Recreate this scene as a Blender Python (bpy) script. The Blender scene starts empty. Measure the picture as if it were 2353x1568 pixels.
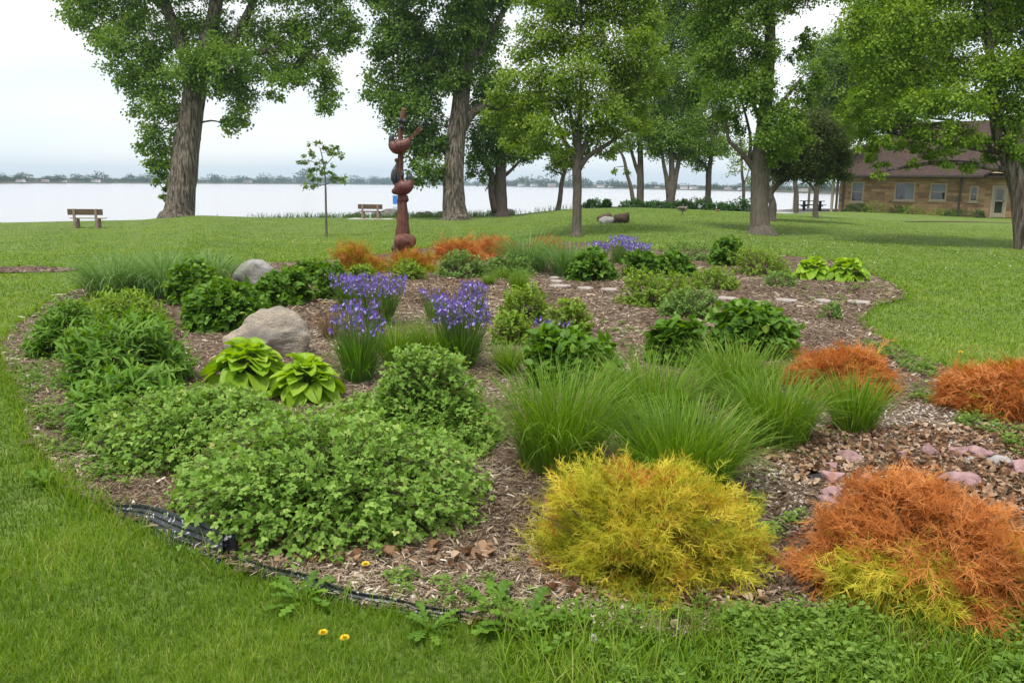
import bpy, math, random, zlib
import numpy as np
from mathutils import Matrix, Vector, noise as mnoise
R_ = math.radians
rng = np.random.default_rng(7)
random.seed(7)
S = bpy.context.scene
COL = S.collection

# ---------------------------------------------------------------- camera
EYE = np.array([0.0, 0.0, 1.75])
PITCH, ROLL, F = R_(10.75), R_(0.66), 1899.0
cam = bpy.data.objects.new('camera', bpy.data.cameras.new('camera')); COL.objects.link(cam)
cam.data.sensor_width = 36; cam.data.lens = 36 * F / 2352
cam.data.clip_start = 0.05; cam.data.clip_end = 12000
CM = (Matrix.Translation(EYE) @ Matrix.Rotation(math.pi/2 - PITCH, 4, 'X') @ Matrix.Rotation(ROLL, 4, 'Z'))
cam.matrix_world = CM
S.camera = cam
CR = np.array(CM.to_3x3())

# ---------------------------------------------------------------- sky, sun, exposure
SUN_EL, SUN_AZ = R_(70), R_(215)      # azimuth clockwise from +Y: high, behind and a little left of the viewer
w = bpy.data.worlds.new('World'); S.world = w; w.use_nodes = True
nt = w.node_tree; nt.nodes.clear()
def N(nt, t, **k):
    n = nt.nodes.new(t)
    for a, b in k.items():
        if a.startswith('i_'): n.inputs[a[2:].replace('_', ' ')].default_value = b
        else: setattr(n, a, b)
    return n
L = lambda nt, a, b: nt.links.new(a, b)
out = N(nt, 'ShaderNodeOutputWorld')
sky = N(nt, 'ShaderNodeTexSky', sky_type='NISHITA', sun_disc=False, sun_elevation=SUN_EL, sun_rotation=SUN_AZ)
b1 = N(nt, 'ShaderNodeBackground'); b1.inputs[1].default_value = 0.15; L(nt, sky.outputs[0], b1.inputs[0])
b2 = N(nt, 'ShaderNodeBackground'); b2.inputs[1].default_value = .78
tc = N(nt, 'ShaderNodeTexCoord'); mp = N(nt, 'ShaderNodeMapping'); mp.inputs['Scale'].default_value = (1.5, 1.5, 9)
L(nt, tc.outputs['Generated'], mp.inputs[0])
nz = N(nt, 'ShaderNodeTexNoise'); nz.inputs['Scale'].default_value = 1.6; nz.inputs['Detail'].default_value = 5
L(nt, mp.outputs[0], nz.inputs['Vector'])
cr = N(nt, 'ShaderNodeValToRGB'); e = cr.color_ramp.elements
e[0].position = .36; e[0].color = (.84, .91, 1.0, 1); e[1].position = .60; e[1].color = (1, 1, 1, 1)
L(nt, nz.outputs[0], cr.inputs[0]); L(nt, cr.outputs[0], b2.inputs[0])
sx = N(nt, 'ShaderNodeSeparateXYZ'); L(nt, tc.outputs['Generated'], sx.inputs[0])
mr = N(nt, 'ShaderNodeMapRange'); mr.inputs[1].default_value = 0.0; mr.inputs[2].default_value = .16
mr.inputs[3].default_value = .72; mr.inputs[4].default_value = .97; L(nt, sx.outputs[2], mr.inputs[0])
ms = N(nt, 'ShaderNodeMixShader'); L(nt, mr.outputs[0], ms.inputs[0]); L(nt, b1.outputs[0], ms.inputs[1]); L(nt, b2.outputs[0], ms.inputs[2])
L(nt, ms.outputs[0], out.inputs[0])
sl = bpy.data.lights.new('sun', 'SUN'); sl.energy = 2.6; sl.angle = R_(16); sl.color = (1, .96, .88)
so = bpy.data.objects.new('sun', sl); COL.objects.link(so)
sd = Vector((math.sin(SUN_AZ)*math.cos(SUN_EL), math.cos(SUN_AZ)*math.cos(SUN_EL), math.sin(SUN_EL)))
so.rotation_euler = sd.to_track_quat('Z', 'Y').to_euler(); so.location = (0, -10, 40)
S.view_settings.view_transform = 'Standard'; S.view_settings.look = 'None'
S.view_settings.gamma = 1; S.view_settings.exposure = 0.6; S.view_settings.use_curve_mapping = False
S.cycles.max_bounces = 6; S.cycles.diffuse_bounces = 3; S.cycles.glossy_bounces = 2
S.cycles.transmission_bounces = 4; S.cycles.transparent_max_bounces = 4; S.cycles.volume_bounces = 0
S.cycles.caustics_reflective = False; S.cycles.caustics_refractive = False
S.cycles.use_denoising = True

# ---------------------------------------------------------------- ground shape and picking points on it
sst = lambda a, b, x: (lambda t: t*t*(3-2*t))(np.clip((x-a)/(b-a), 0, 1))
_TX = [-3000, -1200, 0, 190, 310, 434, 590, 815, 1040, 1176, 1310, 1447, 1583, 1720, 1810, 2260, 2352, 3600]
_TZ = [-.6, -.6, -.5, -.42, -.4, -.16, -.3, -.27, -.2, -.1, .3, .45, .42, .3, .2, -.04, -.05, 0]
_EX = [-3000, 0, 1300, 1800, 1950, 2300, 3600]
_ED = [52, 50, 51, 54, 66, 90, 95]
LAKE = -1.75
def ground(x, y):
    x = np.asarray(x, float); y = np.asarray(y, float)
    d = np.hypot(x, y); vx = 1176 + 1932*np.clip(x, -3*np.abs(y)-1, 3*np.abs(y)+1)/np.maximum(y, .5)
    vx = np.where(y < .5, np.where(x > 0, 3600, -3000), vx)
    z = np.interp(vx, _TX, _TZ)*sst(12, 40, d)
    z = z + .05*np.sin(x*.31+1)*np.sin(y*.27)*sst(8, 16, d)
    ed = np.interp(vx, _EX, _ED)
    t = sst(0, 7, d-ed)
    return z*(1-t) + (LAKE-1.2)*t
def ray(vx, vy):
    return CR @ np.array([(vx-1176)/F, -(vy-784)/F, -1.0])
def at(vx, vy, depth):            # the point seen at (vx, vy) at a given distance into the scene
    return EYE + ray(vx, vy)*depth
def gp(vx, vy):                   # the ground point seen there
    r = ray(vx, vy); lo = .5
    for i in range(400):
        hi = lo*1.02+.02; p = EYE+r*hi
        if p[2] < ground(p[0], p[1]): break
        lo = hi
    for i in range(30):
        m = (lo+hi)/2; p = EYE+r*m
        if p[2] < ground(p[0], p[1]): hi = m
        else: lo = m
    p = EYE+r*hi; p[2] = float(ground(p[0], p[1])); return p
def depth(p): return float(-(CR.T @ (np.asarray(p)-EYE))[2])
def proj(p):
    c = CR.T @ (np.asarray(p)-EYE); return 1176+F*c[0]/-c[2], 784-F*c[1]/-c[2]
def height_to(p, vy):             # height above p whose image lies at vy
    lo, hi = 0, 2*math.hypot(p[0], p[1])+1
    for i in range(40):
        m = (lo+hi)/2
        if proj(p+np.array([0, 0, m]))[1] > vy: lo = m
        else: hi = m
    return lo
def mound(l, t, r, b, k=.8):      # footprint centre, half width and height of a plant seen in that box
    f = gp((l+r)/2, b); u = np.array([f[0], f[1]])/np.hypot(f[0], f[1]); rad = .1
    for i in range(6):
        c = f.copy(); c[:2] += u*rad*k; c[2] = float(ground(c[0], c[1])); rad = (r-l)/2/F*depth(c)
    return c, rad, height_to(c, t)

# ---------------------------------------------------------------- objects
def tag(o, label=None, cat=None, group=None, kind=None):
    if label: o['label'] = label
    if cat: o['category'] = cat
    if group: o['group'] = group
    if kind: o['kind'] = kind
    return o
def empty(name, loc, label, cat, group=None, rz=0):
    o = bpy.data.objects.new(name, None); COL.objects.link(o); o.empty_display_size = .2
    o.location = loc; o.rotation_euler = (0, 0, rz); o['loc0'] = 0; del o['loc0']
    return tag(o, label, cat, group)
class MB:
    def __init__(s): s.v = []; s.q = []; s.t = []; s.a = []; s.n = 0; s.qm = []; s.tm = []
    def add(s, v, f, a=0.5, m=0):
        v = np.asarray(v, float).reshape(-1, 3); f = np.asarray(f, int)
        if f.size == 0: return
        (s.q if f.shape[1] == 4 else s.t).append(f+s.n); (s.qm if f.shape[1] == 4 else s.tm).append(np.full(len(f), m))
        s.v.append(v); s.a.append(np.broadcast_to(np.asarray(a, float), (len(v),)) if np.ndim(a) == 0 else np.asarray(a, float))
        s.n += len(v)
    def add2(s, v, fs, a=.5, m=0):         # same verts, several face arrays
        n0 = s.n; s.add(v, fs[0], a, m)
        for f in fs[1:]:
            f = np.asarray(f, int); (s.q if f.shape[1] == 4 else s.t).append(f+n0); (s.qm if f.shape[1] == 4 else s.tm).append(np.full(len(f), m))
    def build(s, name, mats, parent=None, smooth=False, world=True):
        me = bpy.data.meshes.new(name)
        V = np.concatenate(s.v) if s.v else np.zeros((0, 3))
        if parent is not None and world:
            pl = np.array(parent.location) if parent.parent is None else np.array(parent.parent.location)+np.array(parent.location)
            V = V-pl
            rz = parent.rotation_euler.z if parent.parent is None else parent.parent.rotation_euler.z
            if abs(rz) > 1e-9:
                c, sn = math.cos(-rz), math.sin(-rz); V = V @ np.array([[c, sn, 0], [-sn, c, 0], [0, 0, 1]])
        Q = np.concatenate(s.q) if s.q else np.zeros((0, 4), int); T = np.concatenate(s.t) if s.t else np.zeros((0, 3), int)
        me.vertices.add(len(V)); me.vertices.foreach_set('co', V.astype(np.float32).ravel())
        me.loops.add(Q.size+T.size); me.loops.foreach_set('vertex_index', np.concatenate([Q.ravel(), T.ravel()]).astype(np.int32))
        me.polygons.add(len(Q)+len(T))
        ls = np.concatenate([np.arange(len(Q))*4, Q.size+np.arange(len(T))*3]).astype(np.int32)
        me.polygons.foreach_set('loop_start', ls)
        mi = np.concatenate(s.qm+s.tm).astype(np.int32) if (s.qm or s.tm) else np.zeros(0, np.int32)
        me.polygons.foreach_set('material_index', mi)
        me.polygons.foreach_set('use_smooth', np.full(len(ls), smooth))
        at_ = me.attributes.new('v', 'FLOAT', 'POINT'); at_.data.foreach_set('value', np.concatenate(s.a).astype(np.float32))
        me.update(calc_edges=True)
        for m in (mats if isinstance(mats, (list, tuple)) else [mats]): me.materials.append(m)
        o = bpy.data.objects.new(name, me); COL.objects.link(o)
        if parent is not None: o.parent = parent
        return o

def reseed(label):
    global rng
    rng = np.random.default_rng(zlib.crc32(label.encode()))
def nrm(a): return a/np.maximum(np.linalg.norm(a, axis=-1, keepdims=True), 1e-9)
def frames(d, n):                 # columns x, y(=d), z(~n)
    y = nrm(d); x = nrm(np.cross(y, n)); z = np.cross(x, y)
    return np.stack([x, y, z], -1)
def inst(mb, tmpl, pos, Rm, sc, a, m=0):
    tv, tf = tmpl; n = len(pos)
    if n == 0: return
    sc = np.asarray(sc, float); sc = sc.reshape(n, -1)
    V = np.einsum('nij,nkj->nki', Rm, tv[None]*sc[:, None, :]) + pos[:, None, :]
    k = len(tv)
    a = np.repeat(np.broadcast_to(np.asarray(a, float), (n,)), k)
    Fs = (tf[None]+(np.arange(n)*k)[:, None, None]).reshape(-1, tf.shape[1])
    mb.add(V.reshape(-1, 3), Fs, a, m)
def rdir(n, up=0.0):
    v = rng.normal(size=(n, 3)); v[:, 2] += up; return nrm(v)
def tube(mb, P, Rr, sides=8, a=.5, m=0, sub=3, bump=0.0, cap=True, flare=None):
    P = np.asarray(P, float); Rr = np.asarray(Rr, float)
    if sub > 1 and len(P) > 2:
        Q = []; RR = []
        E = np.vstack([2*P[0]-P[1], P, 2*P[-1]-P[-2]])
        for i in range(len(P)-1):
            for t in np.arange(sub)/sub:
                p0, p1, p2, p3 = E[i:i+4]
                Q.append(.5*((2*p1)+(-p0+p2)*t+(2*p0-5*p1+4*p2-p3)*t*t+(-p0+3*p1-3*p2+p3)*t**3)); RR.append(Rr[i]*(1-t)+Rr[i+1]*t)
        P = np.vstack([Q, P[-1]]); Rr = np.array(RR+[Rr[-1]])
    T = nrm(np.gradient(P, axis=0)); ref = np.array([1., .13, 0]) if abs(T[0][2]) > .6 else np.array([0, .1, 1.])
    X = nrm(np.cross(T, ref)); Y = np.cross(T, X)
    th = np.arange(sides)*2*np.pi/sides
    rr = Rr[:, None]*(1+bump*rng.normal(size=(len(P), sides)))
    V = P[:, None]+rr[..., None]*(np.cos(th)[None, :, None]*X[:, None]+np.sin(th)[None, :, None]*Y[:, None])
    n = len(P); i = np.arange(n-1)[:, None]*sides; j = np.arange(sides)[None]; j2 = (j+1) % sides
    f = np.stack([i+j, i+j2, i+sides+j2, i+sides+j], -1).reshape(-1, 4)
    V = V.reshape(-1, 3)
    if cap:
        V = np.vstack([V, P[0], P[-1]]); jj = np.arange(sides); k = len(V)
        c1 = np.stack([jj, np.full(sides, k-2), (jj+1) % sides], -1); o = (n-1)*sides
        c2 = np.stack([o+jj, o+(jj+1) % sides, np.full(sides, k-1)], -1)
        mb.add2(V, [f, c1, c2], a, m)
    else: mb.add(V, f, a, m)
def segs(mb, p0, p1, r0, r1, a=.5, m=0):   # many straight three-sided twigs
    n = len(p0)
    if n == 0: return
    d = nrm(p1-p0); X = nrm(np.cross(d, rdir(n))); Y = np.cross(d, X)
    r0 = np.broadcast_to(r0, (n,))[:, None]; r1 = np.broadcast_to(r1, (n,))[:, None]; V = []
    for p, r in ((p0, r0), (p1, r1)):
        for k in range(3):
            t = k*2*np.pi/3; V.append(p+r*(math.cos(t)*X+math.sin(t)*Y))
    V = np.stack(V, 1); f = np.array([[0, 1, 4, 3], [1, 2, 5, 4], [2, 0, 3, 5]])
    mb.add(V.reshape(-1, 3), (f[None]+(np.arange(n)*6)[:, None, None]).reshape(-1, 4), a, m)
def box(mb, c, s, rz=0, a=.5, m=0, tilt=None):
    x, y, z = np.array(s)/2; v = np.array([[i*x, j*y, k*z] for k in (-1, 1) for j in (-1, 1) for i in (-1, 1)])
    if tilt is not None: v = v @ np.array(Matrix.Rotation(tilt[0], 3, tilt[1])).T
    cz, sn = math.cos(rz), math.sin(rz); v = v @ np.array([[cz, sn, 0], [-sn, cz, 0], [0, 0, 1]])
    mb.add(v+np.array(c), [[0, 2, 3, 1], [4, 5, 7, 6], [0, 1, 5, 4], [2, 6, 7, 3], [0, 4, 6, 2], [1, 3, 7, 5]], a, m)

# leaf templates: base at origin, length along +Y, upper side +Z
def T_oval(w=.3, fold=.08, droop=.08, petiole=0.0):
    v = np.array([[0, 0, 0], [w, .42, fold], [0, .45, 0], [-w, .42, fold], [0, 1, -droop], [w*.72, .74, fold*.5-droop*.4], [-w*.72, .74, fold*.5-droop*.4]])
    f = np.array([[0, 1, 2], [0, 2, 3], [1, 5, 2], [5, 4, 2], [2, 4, 6], [2, 6, 3]]); return v, f
def T_heart(w=.42):
    v = np.array([[0, 0, 0], [w*.8, .12, .05], [w, .4, .08], [w*.6, .75, .0], [0, 1.05, -.16], [-w*.6, .75, .0], [-w, .4, .08], [-w*.8, .12, .05], [0, .45, -.03]])
    f = np.array([[8, i, i+1] for i in range(0, 7)]+[[8, 7, 0]])[:, [0, 1, 2]]; return v, f
def T_diam(w=.34):
    return np.array([[0, 0, 0], [w, .45, .07], [0, 1, -.05], [-w, .45, .07]]), np.array([[0, 1, 2], [0, 2, 3]])
def T_trefoil():
    V = []; Fc = []; o = T_oval(.33, .06, .06)
    for ang, y0, s in ((0, .42, .58), (62, .34, .5), (-62, .34, .5)):
        M = np.array(Matrix.Rotation(-R_(ang), 3, 'Z')); Fc.append(o[1]+len(V)*7); V.append((o[0]*s) @ M.T+np.array([0, y0*.9, 0]))
    return np.vstack(V), np.vstack(Fc)
def T_lance(w=.11, droop=.35):
    ys = np.array([0, .3, .62, 1.0]); ws = np.array([.3, 1, .8, 0])*w; zs = -droop*ys**2+.12*ys
    V = []; 
    for y, ww, z in zip(ys[:3], ws[:3], zs[:3]): V += [[-ww, y, z+ww*.4], [0, y, z], [ww, y, z+ww*.4]]
    V.append([0, 1, zs[3]]); f = []
    for i in range(2):
        b = i*3; f += [[b, b+1, b+4], [b, b+4, b+3], [b+1, b+2, b+5], [b+1, b+5, b+4]]
    f += [[6, 7, 9], [7, 8, 9]]; return np.array(V), np.array(f)
def T_spray(nst=9, seed=1, droop=.5, curl=.5, wd=.0125):   # thread-like cypress spray: a main thread with side threads
    r = np.random.default_rng(seed); V = []; Fq = []; n = 0
    def strand(p, d, ln, k=4, w=wd):
        nonlocal n
        d = d/np.linalg.norm(d); pts = [p]; 
        for i in range(k-1):
            d = d+np.array([r.normal()*curl*.5, 0, -droop/k+r.normal()*.04]); d /= np.linalg.norm(d); pts.append(pts[-1]+d*ln/(k-1))
        for i, q in enumerate(pts):
            ww = w*(1-.6*i/(k-1)); s = nrm(np.cross(d, [0, 0, 1.0]))
            V.append(q-s*ww+[0, 0, -ww*.4]); V.append(q+s*ww-[0, 0, ww*.4])
            if i: Fq.append([n-2, n-1, n+1, n])
            n += 2
        return pts
    main = strand(np.zeros(3), np.array([0, 1, .25]), 1, 6)
    for i in range(nst):
        b = main[1+i % 4]+(main[2+i % 4]-main[1+i % 4])*r.random(); sgn = 1 if i % 2 else -1
        strand(b, np.array([sgn*r.uniform(.3, .9), r.uniform(.5, 1), r.uniform(0, .5)]), r.uniform(.3, .62))
    return np.array(V), np.array(Fq)

# ---------------------------------------------------------------- materials
def newmat(name):
    m = bpy.data.materials.new(name); m.use_nodes = True; nt = m.node_tree; nt.nodes.clear()
    o = N(nt, 'ShaderNodeOutputMaterial'); p = N(nt, 'ShaderNodeBsdfPrincipled'); L(nt, p.outputs[0], o.inputs[0])
    return m, nt, p, o
def ramp(nt, cols):
    c = N(nt, 'ShaderNodeValToRGB'); el = c.color_ramp.elements
    while len(el) < len(cols): el.new(.5)
    for e_, (p, col) in zip(el, cols): e_.position = p; e_.color = (*col, 1)
    return c
def leafmat(name, cols, trans=.35, rough=.5, spec=.35, nscale=1.2, namp=.25):
    m, nt, p, o = newmat(name)
    a = N(nt, 'ShaderNodeAttribute', attribute_name='v'); c = ramp(nt, cols)
    tc = N(nt, 'ShaderNodeTexCoord'); nz = N(nt, 'ShaderNodeTexNoise'); nz.inputs['Scale'].default_value = nscale; nz.inputs['Detail'].default_value = 3
    L(nt, tc.outputs['Object'], nz.inputs['Vector'])
    md = N(nt, 'ShaderNodeMath', operation='MULTIPLY_ADD'); md.inputs[1].default_value = namp*2; md.inputs[2].default_value = -namp
    L(nt, nz.outputs[0], md.inputs[0]); ad = N(nt, 'ShaderNodeMath', operation='ADD', use_clamp=True)
    L(nt, a.outputs['Fac'], ad.inputs[0]); L(nt, md.outputs[0], ad.inputs[1]); L(nt, ad.outputs[0], c.inputs[0])
    L(nt, c.outputs[0], p.inputs['Base Color']); p.inputs['Roughness'].default_value = rough; p.inputs['Specular IOR Level'].default_value = spec*.4
    if trans > 0:
        t = N(nt, 'ShaderNodeBsdfTranslucent'); hs = N(nt, 'ShaderNodeHueSaturation'); hs.inputs['Saturation'].default_value = 1.15; hs.inputs['Value'].default_value = 1.3
        hs.inputs['Hue'].default_value = .49
        L(nt, c.outputs[0], hs.inputs['Color']); L(nt, hs.outputs[0], t.inputs[0])
        mx = N(nt, 'ShaderNodeMixShader'); mx.inputs[0].default_value = trans
        L(nt, p.outputs[0], mx.inputs[1]); L(nt, t.outputs[0], mx.inputs[2]); L(nt, mx.outputs[0], o.inputs[0])
    return m
def surfmat(name, cols, scale=5, detail=6, rough=.8, bump=.3, stretch=(1, 1, 1), spec=.3, bscale=None, dist=0.02, coord='Object', second=None):
    m, nt, p, o = newmat(name)
    tc = N(nt, 'ShaderNodeTexCoord'); mp = N(nt, 'ShaderNodeMapping'); mp.inputs['Scale'].default_value = stretch
    L(nt, tc.outputs[coord], mp.inputs[0])
    nz = N(nt, 'ShaderNodeTexNoise'); nz.inputs['Scale'].default_value = scale; nz.inputs['Detail'].default_value = detail; nz.inputs['Roughness'].default_value = .65
    L(nt, mp.outputs[0], nz.inputs['Vector']); c = ramp(nt, cols); L(nt, nz.outputs[0], c.inputs[0]); col = c.outputs[0]
    if second:   # (scale, colour, low, high): speckles or blotches
        n2 = N(nt, 'ShaderNodeTexNoise'); n2.inputs['Scale'].default_value = second[0]; n2.inputs['Detail'].default_value = 3; L(nt, tc.outputs[coord], n2.inputs['Vector'])
        r2 = ramp(nt, [(second[2], (0, 0, 0)), (second[3], (1, 1, 1))]); L(nt, n2.outputs[0], r2.inputs[0])
        mx = N(nt, 'ShaderNodeMix', data_type='RGBA'); L(nt, r2.outputs[0], mx.inputs[0]); L(nt, col, mx.inputs[6]); mx.inputs[7].default_value = (*second[1], 1); col = mx.outputs[2]
    L(nt, col, p.inputs['Base Color']); p.inputs['Roughness'].default_value = rough; p.inputs['Specular IOR Level'].default_value = spec
    if bump:
        nb = N(nt, 'ShaderNodeTexNoise'); nb.inputs['Scale'].default_value = bscale or scale*2; nb.inputs['Detail'].default_value = 5; L(nt, mp.outputs[0], nb.inputs['Vector'])
        b = N(nt, 'ShaderNodeBump'); b.inputs['Strength'].default_value = bump; b.inputs['Distance'].default_value = dist
        L(nt, nb.outputs[0], b.inputs['Height']); L(nt, b.outputs[0], p.inputs['Normal'])
    return m
def vmat(name, cols, rough=.8, spec=.25):        # colour from the per-piece random value only
    return leafmat(name, cols, 0, rough, spec, 3, .05)
def plain(name, col, rough=.5, metal=0, spec=.5):
    m, nt, p, o = newmat(name); p.inputs['Base Color'].default_value = (*col, 1); p.inputs['Roughness'].default_value = rough
    p.inputs['Metallic'].default_value = metal; p.inputs['Specular IOR Level'].default_value = spec; return m

M = {}
M['lawn'] = surfmat('lawn_soil', [(.3, (.07, .11, .018)), (.5, (.11, .165, .025)), (.7, (.15, .2, .04))], 1.3, 8, .9, .5, bscale=60, dist=.03)
M['blade'] = leafmat('grass_blade', [(0, (.075, .14, .012)), (.45, (.15, .262, .022)), (.8, (.235, .345, .04)), (1, (.38, .4, .12))], .4, .5, .3, .55, .22)
M['soil'] = surfmat('bed_soil', [(.3, (.06, .038, .026)), (.5, (.12, .08, .055)), (.7, (.2, .145, .1))], 30, 8, .95, .8, bscale=70, dist=.02)
M['chip'] = vmat('wood_chip', [(0, (.05, .032, .02)), (.3, (.135, .093, .06)), (.6, (.265, .195, .132)), (.85, (.42, .34, .255)), (1, (.62, .54, .44))])
M['dead'] = leafmat('dead_leaf', [(0, (.09, .045, .022)), (.4, (.20, .108, .057)), (.8, (.36, .23, .145)), (1, (.5, .37, .26))], .15, .7, .2)
M['gravel'] = vmat('pale_gravel', [(0, (.35, .3, .26)), (1, (.75, .72, .68))])
M['sumac'] = leafmat('sumac_leaf', [(0, (.09, .175, .028)), (.5, (.205, .35, .06)), (.85, (.33, .46, .11)), (1, (.48, .45, .18))], .35, .5, .3, 2.5, .2)
M['hyd'] = leafmat('broad_leaf', [(0, (.05, .12, .015)), (.5, (.105, .22, .025)), (.9, (.21, .34, .045)), (1, (.3, .4, .07))], .35, .42, .4, 2, .15)
M['spirea'] = leafmat('spirea_leaf', [(0, (.11, .19, .025)), (.5, (.21, .33, .04)), (1, (.33, .44, .09))], .4, .55, .25, 2, .15)
M['greyleaf'] = leafmat('grey_green_leaf', [(0, (.09, .17, .035)), (.5, (.165, .28, .06)), (1, (.27, .38, .12))], .35, .6, .25, 2, .15)
M['lance'] = leafmat('lance_leaf', [(0, (.06, .145, .02)), (.5, (.13, .26, .033)), (1, (.24, .37, .06))], .35, .4, .4, 2, .15)
M['hosta'] = leafmat('hosta_leaf', [(0, (.15, .30, .025)), (.5, (.27, .44, .035)), (1, (.42, .55, .08))], .4, .4, .4, 2.5, .12)
M['iris'] = leafmat('iris_blade', [(0, (.06, .15, .02)), (.5, (.115, .25, .03)), (1, (.2, .35, .055))], .4, .45, .35, 1.5, .1)
M['ograss'] = leafmat('ornamental_grass_blade', [(0, (.07, .15, .018)), (.5, (.145, .265, .028)), (.9, (.25, .37, .06)), (1, (.42, .42, .14))], .4, .45, .35, 1.5, .12)
M['feather'] = leafmat('feathery_grass_blade', [(0, (.08, .17, .035)), (.5, (.15, .27, .07)), (1, (.28, .4, .16))], .35, .5, .35, 1.5, .12)
M['cyp'] = leafmat('cypress_thread', [(0, (.10, .16, .012)), (.2, (.33, .34, .02)), (.42, (.70, .60, .075)), (.5, (.55, .34, .03)), (.58, (.22, .065, .018)), (.78, (.47, .165, .038)), (1, (.62, .28, .09))], .25, .6, .2, 2, .04)
M['petal'] = leafmat('iris_petal', [(0, (.13, .07, .34)), (.5, (.25, .17, .53)), (1, (.50, .44, .78))], .35, .5, .2)
M['stem'] = plain('green_stem', (.1, .16, .04), .6); M['twig'] = plain('brown_twig', (.12, .08, .055), .85)
M['bud'] = plain('dry_bud', (.13, .06, .05), .8)
M['weed'] = leafmat('weed_leaf', [(0, (.08, .16, .025)), (.5, (.15, .26, .04)), (1, (.26, .36, .075))], .35, .5, .3, 2, .15)
M['dand'] = leafmat('dandelion_leaf', [(0, (.08, .17, .018)), (1, (.17, .31, .035))], .35, .45, .4)
M['yellow'] = plain('dandelion_yellow', (.85, .6, .02), .6)
M['bark'] = surfmat('furrowed_bark', [(.38, (.035, .028, .02)), (.5, (.12, .098, .076)), (.62, (.24, .2, .16))], 5.5, 5, .95, 1, (1.7, 1.7, .2), bscale=5.5, dist=.22)
M['bark2'] = surfmat('smooth_bark', [(.3, (.06, .05, .038)), (.6, (.125, .105, .08))], 7, 5, .9, .6, (1.6, 1.6, .4), bscale=10, dist=.03)
M['darkbark'] = surfmat('dark_bark', [(.3, (.05, .04, .032)), (.6, (.11, .085, .07))], 7, 5, .9, .6, (1.6, 1.6, .4), bscale=10, dist=.03)
def treemat(n, a, b, c): return leafmat(n, [(0, a), (.45, b), (.9, c)], .42, .45, .4, .35, .2)
M['cotton'] = treemat('cottonwood_leaf', (.06, .13, .018), (.135, .235, .032), (.24, .36, .065))
M['cotton2'] = treemat('dark_cottonwood_leaf', (.045, .1, .015), (.10, .185, .027), (.18, .285, .055))
M['maple'] = treemat('maple_leaf', (.09, .16, .02), (.17, .27, .032), (.28, .39, .065))
M['maple2'] = treemat('deep_maple_leaf', (.06, .13, .016), (.135, .235, .028), (.24, .36, .06))
M['brown'] = treemat('bronze_leaf', (.04, .06, .016), (.075, .105, .024), (.13, .17, .04))
M['locust'] = treemat('yellow_green_leaf', (.09, .17, .013), (.165, .275, .022), (.27, .39, .045))
M['sapl'] = treemat('sapling_leaf', (.09, .15, .03), (.15, .24, .05), (.25, .34, .09))
M['shore'] = treemat('shore_bush_leaf', (.03, .08, .02), (.055, .13, .03), (.1, .19, .05))
M['farwood'] = treemat('far_wood_leaf', (.03, .05, .02), (.05, .08, .03), (.075, .11, .045))
M['granite'] = surfmat('granite', [(.3, (.10, .088, .08)), (.46, (.22, .19, .16)), (.58, (.35, .29, .22)), (.72, (.45, .41, .36))], 2.2, 10, .85, .5, (1, 1, 2.4), bscale=22, dist=.03, second=(90, (.1, .09, .085), .56, .66))
M['granite2'] = surfmat('grey_granite', [(.3, (.14, .13, .125)), (.55, (.30, .28, .265)), (.75, (.42, .40, .37))], 3, 10, .85, .5, (1, 1, 2), bscale=22, dist=.03, second=(80, (.13, .12, .12), .56, .66))
M['pink'] = surfmat('pink_quartzite', [(.3, (.17, .10, .105)), (.5, (.33, .20, .20)), (.72, (.5, .36, .355))], 9, 9, .85, .7, bscale=30, dist=.03)
M['greyrock'] = surfmat('grey_rock', [(.3, (.2, .19, .18)), (.6, (.4, .38, .36))], 4, 8, .85, .5, bscale=15, dist=.03)
M['slab'] = surfmat('flagstone', [(.3, (.24, .2, .18)), (.6, (.38, .33, .3))], 6, 8, .85, .4, bscale=25, dist=.01)
M['carve'] = surfmat('stained_carved_wood', [(.3, (.045, .017, .01)), (.5, (.13, .045, .025)), (.7, (.22, .09, .05))], 4, 6, .6, 1, (3, 3, .3), bscale=7, dist=.08, spec=.5)
M['carvebird'] = surfmat('red_stained_wood', [(.3, (.05, .012, .009)), (.55, (.12, .03, .022)), (.75, (.19, .06, .042))], 6, 6, .45, .8, (3, 3, 1), bscale=12, dist=.02, spec=.5)
M['carveend'] = surfmat('pale_cut_wood', [(.3, (.3, .18, .1)), (.7, (.45, .3, .2))], 14, 6, .6, .3)
M['carvedark'] = surfmat('blackened_wood', [(.3, (.014, .017, .022)), (.7, (.045, .05, .06))], 12, 4, .4, .5, spec=.5)
M['bench'] = surfmat('weathered_bench_wood', [(.3, (.08, .055, .035)), (.7, (.16, .11, .07))], 8, 6, .8, .4, (.3, 3, 3))
M['benchseat'] = surfmat('pale_bench_wood', [(.3, (.5, .45, .4)), (.7, (.68, .63, .58))], 8, 6, .7, .2, (.3, 3, 3))
M['benchleg'] = surfmat('concrete_bench_leg', [(.3, (.22, .15, .125)), (.7, (.33, .24, .2))], 9, 6, .9, .3)
M['conc'] = surfmat('concrete', [(.3, (.4, .38, .35)), (.7, (.52, .5, .46))], 9, 6, .9, .2)
M['post'] = plain('galvanised_post', (.35, .36, .37), .5, .6); M['blue'] = plain('blue_sign_paint', (.035, .2, .55), .4)
M['whitep'] = plain('white_sign_border', (.7, .75, .8), .5)
M['edging'] = surfmat('black_plastic_edging', [(.3, (.008, .009, .013)), (.6, (.02, .022, .03))], 10, 4, .35, .3, (1, 1, 1), spec=.6, second=(40, (.55, .55, .57), .62, .66))
M['log'] = surfmat('old_log', [(.3, (.05, .03, .02)), (.7, (.15, .1, .07))], 6, 6, .95, .8, (.5, 3, 3))

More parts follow.
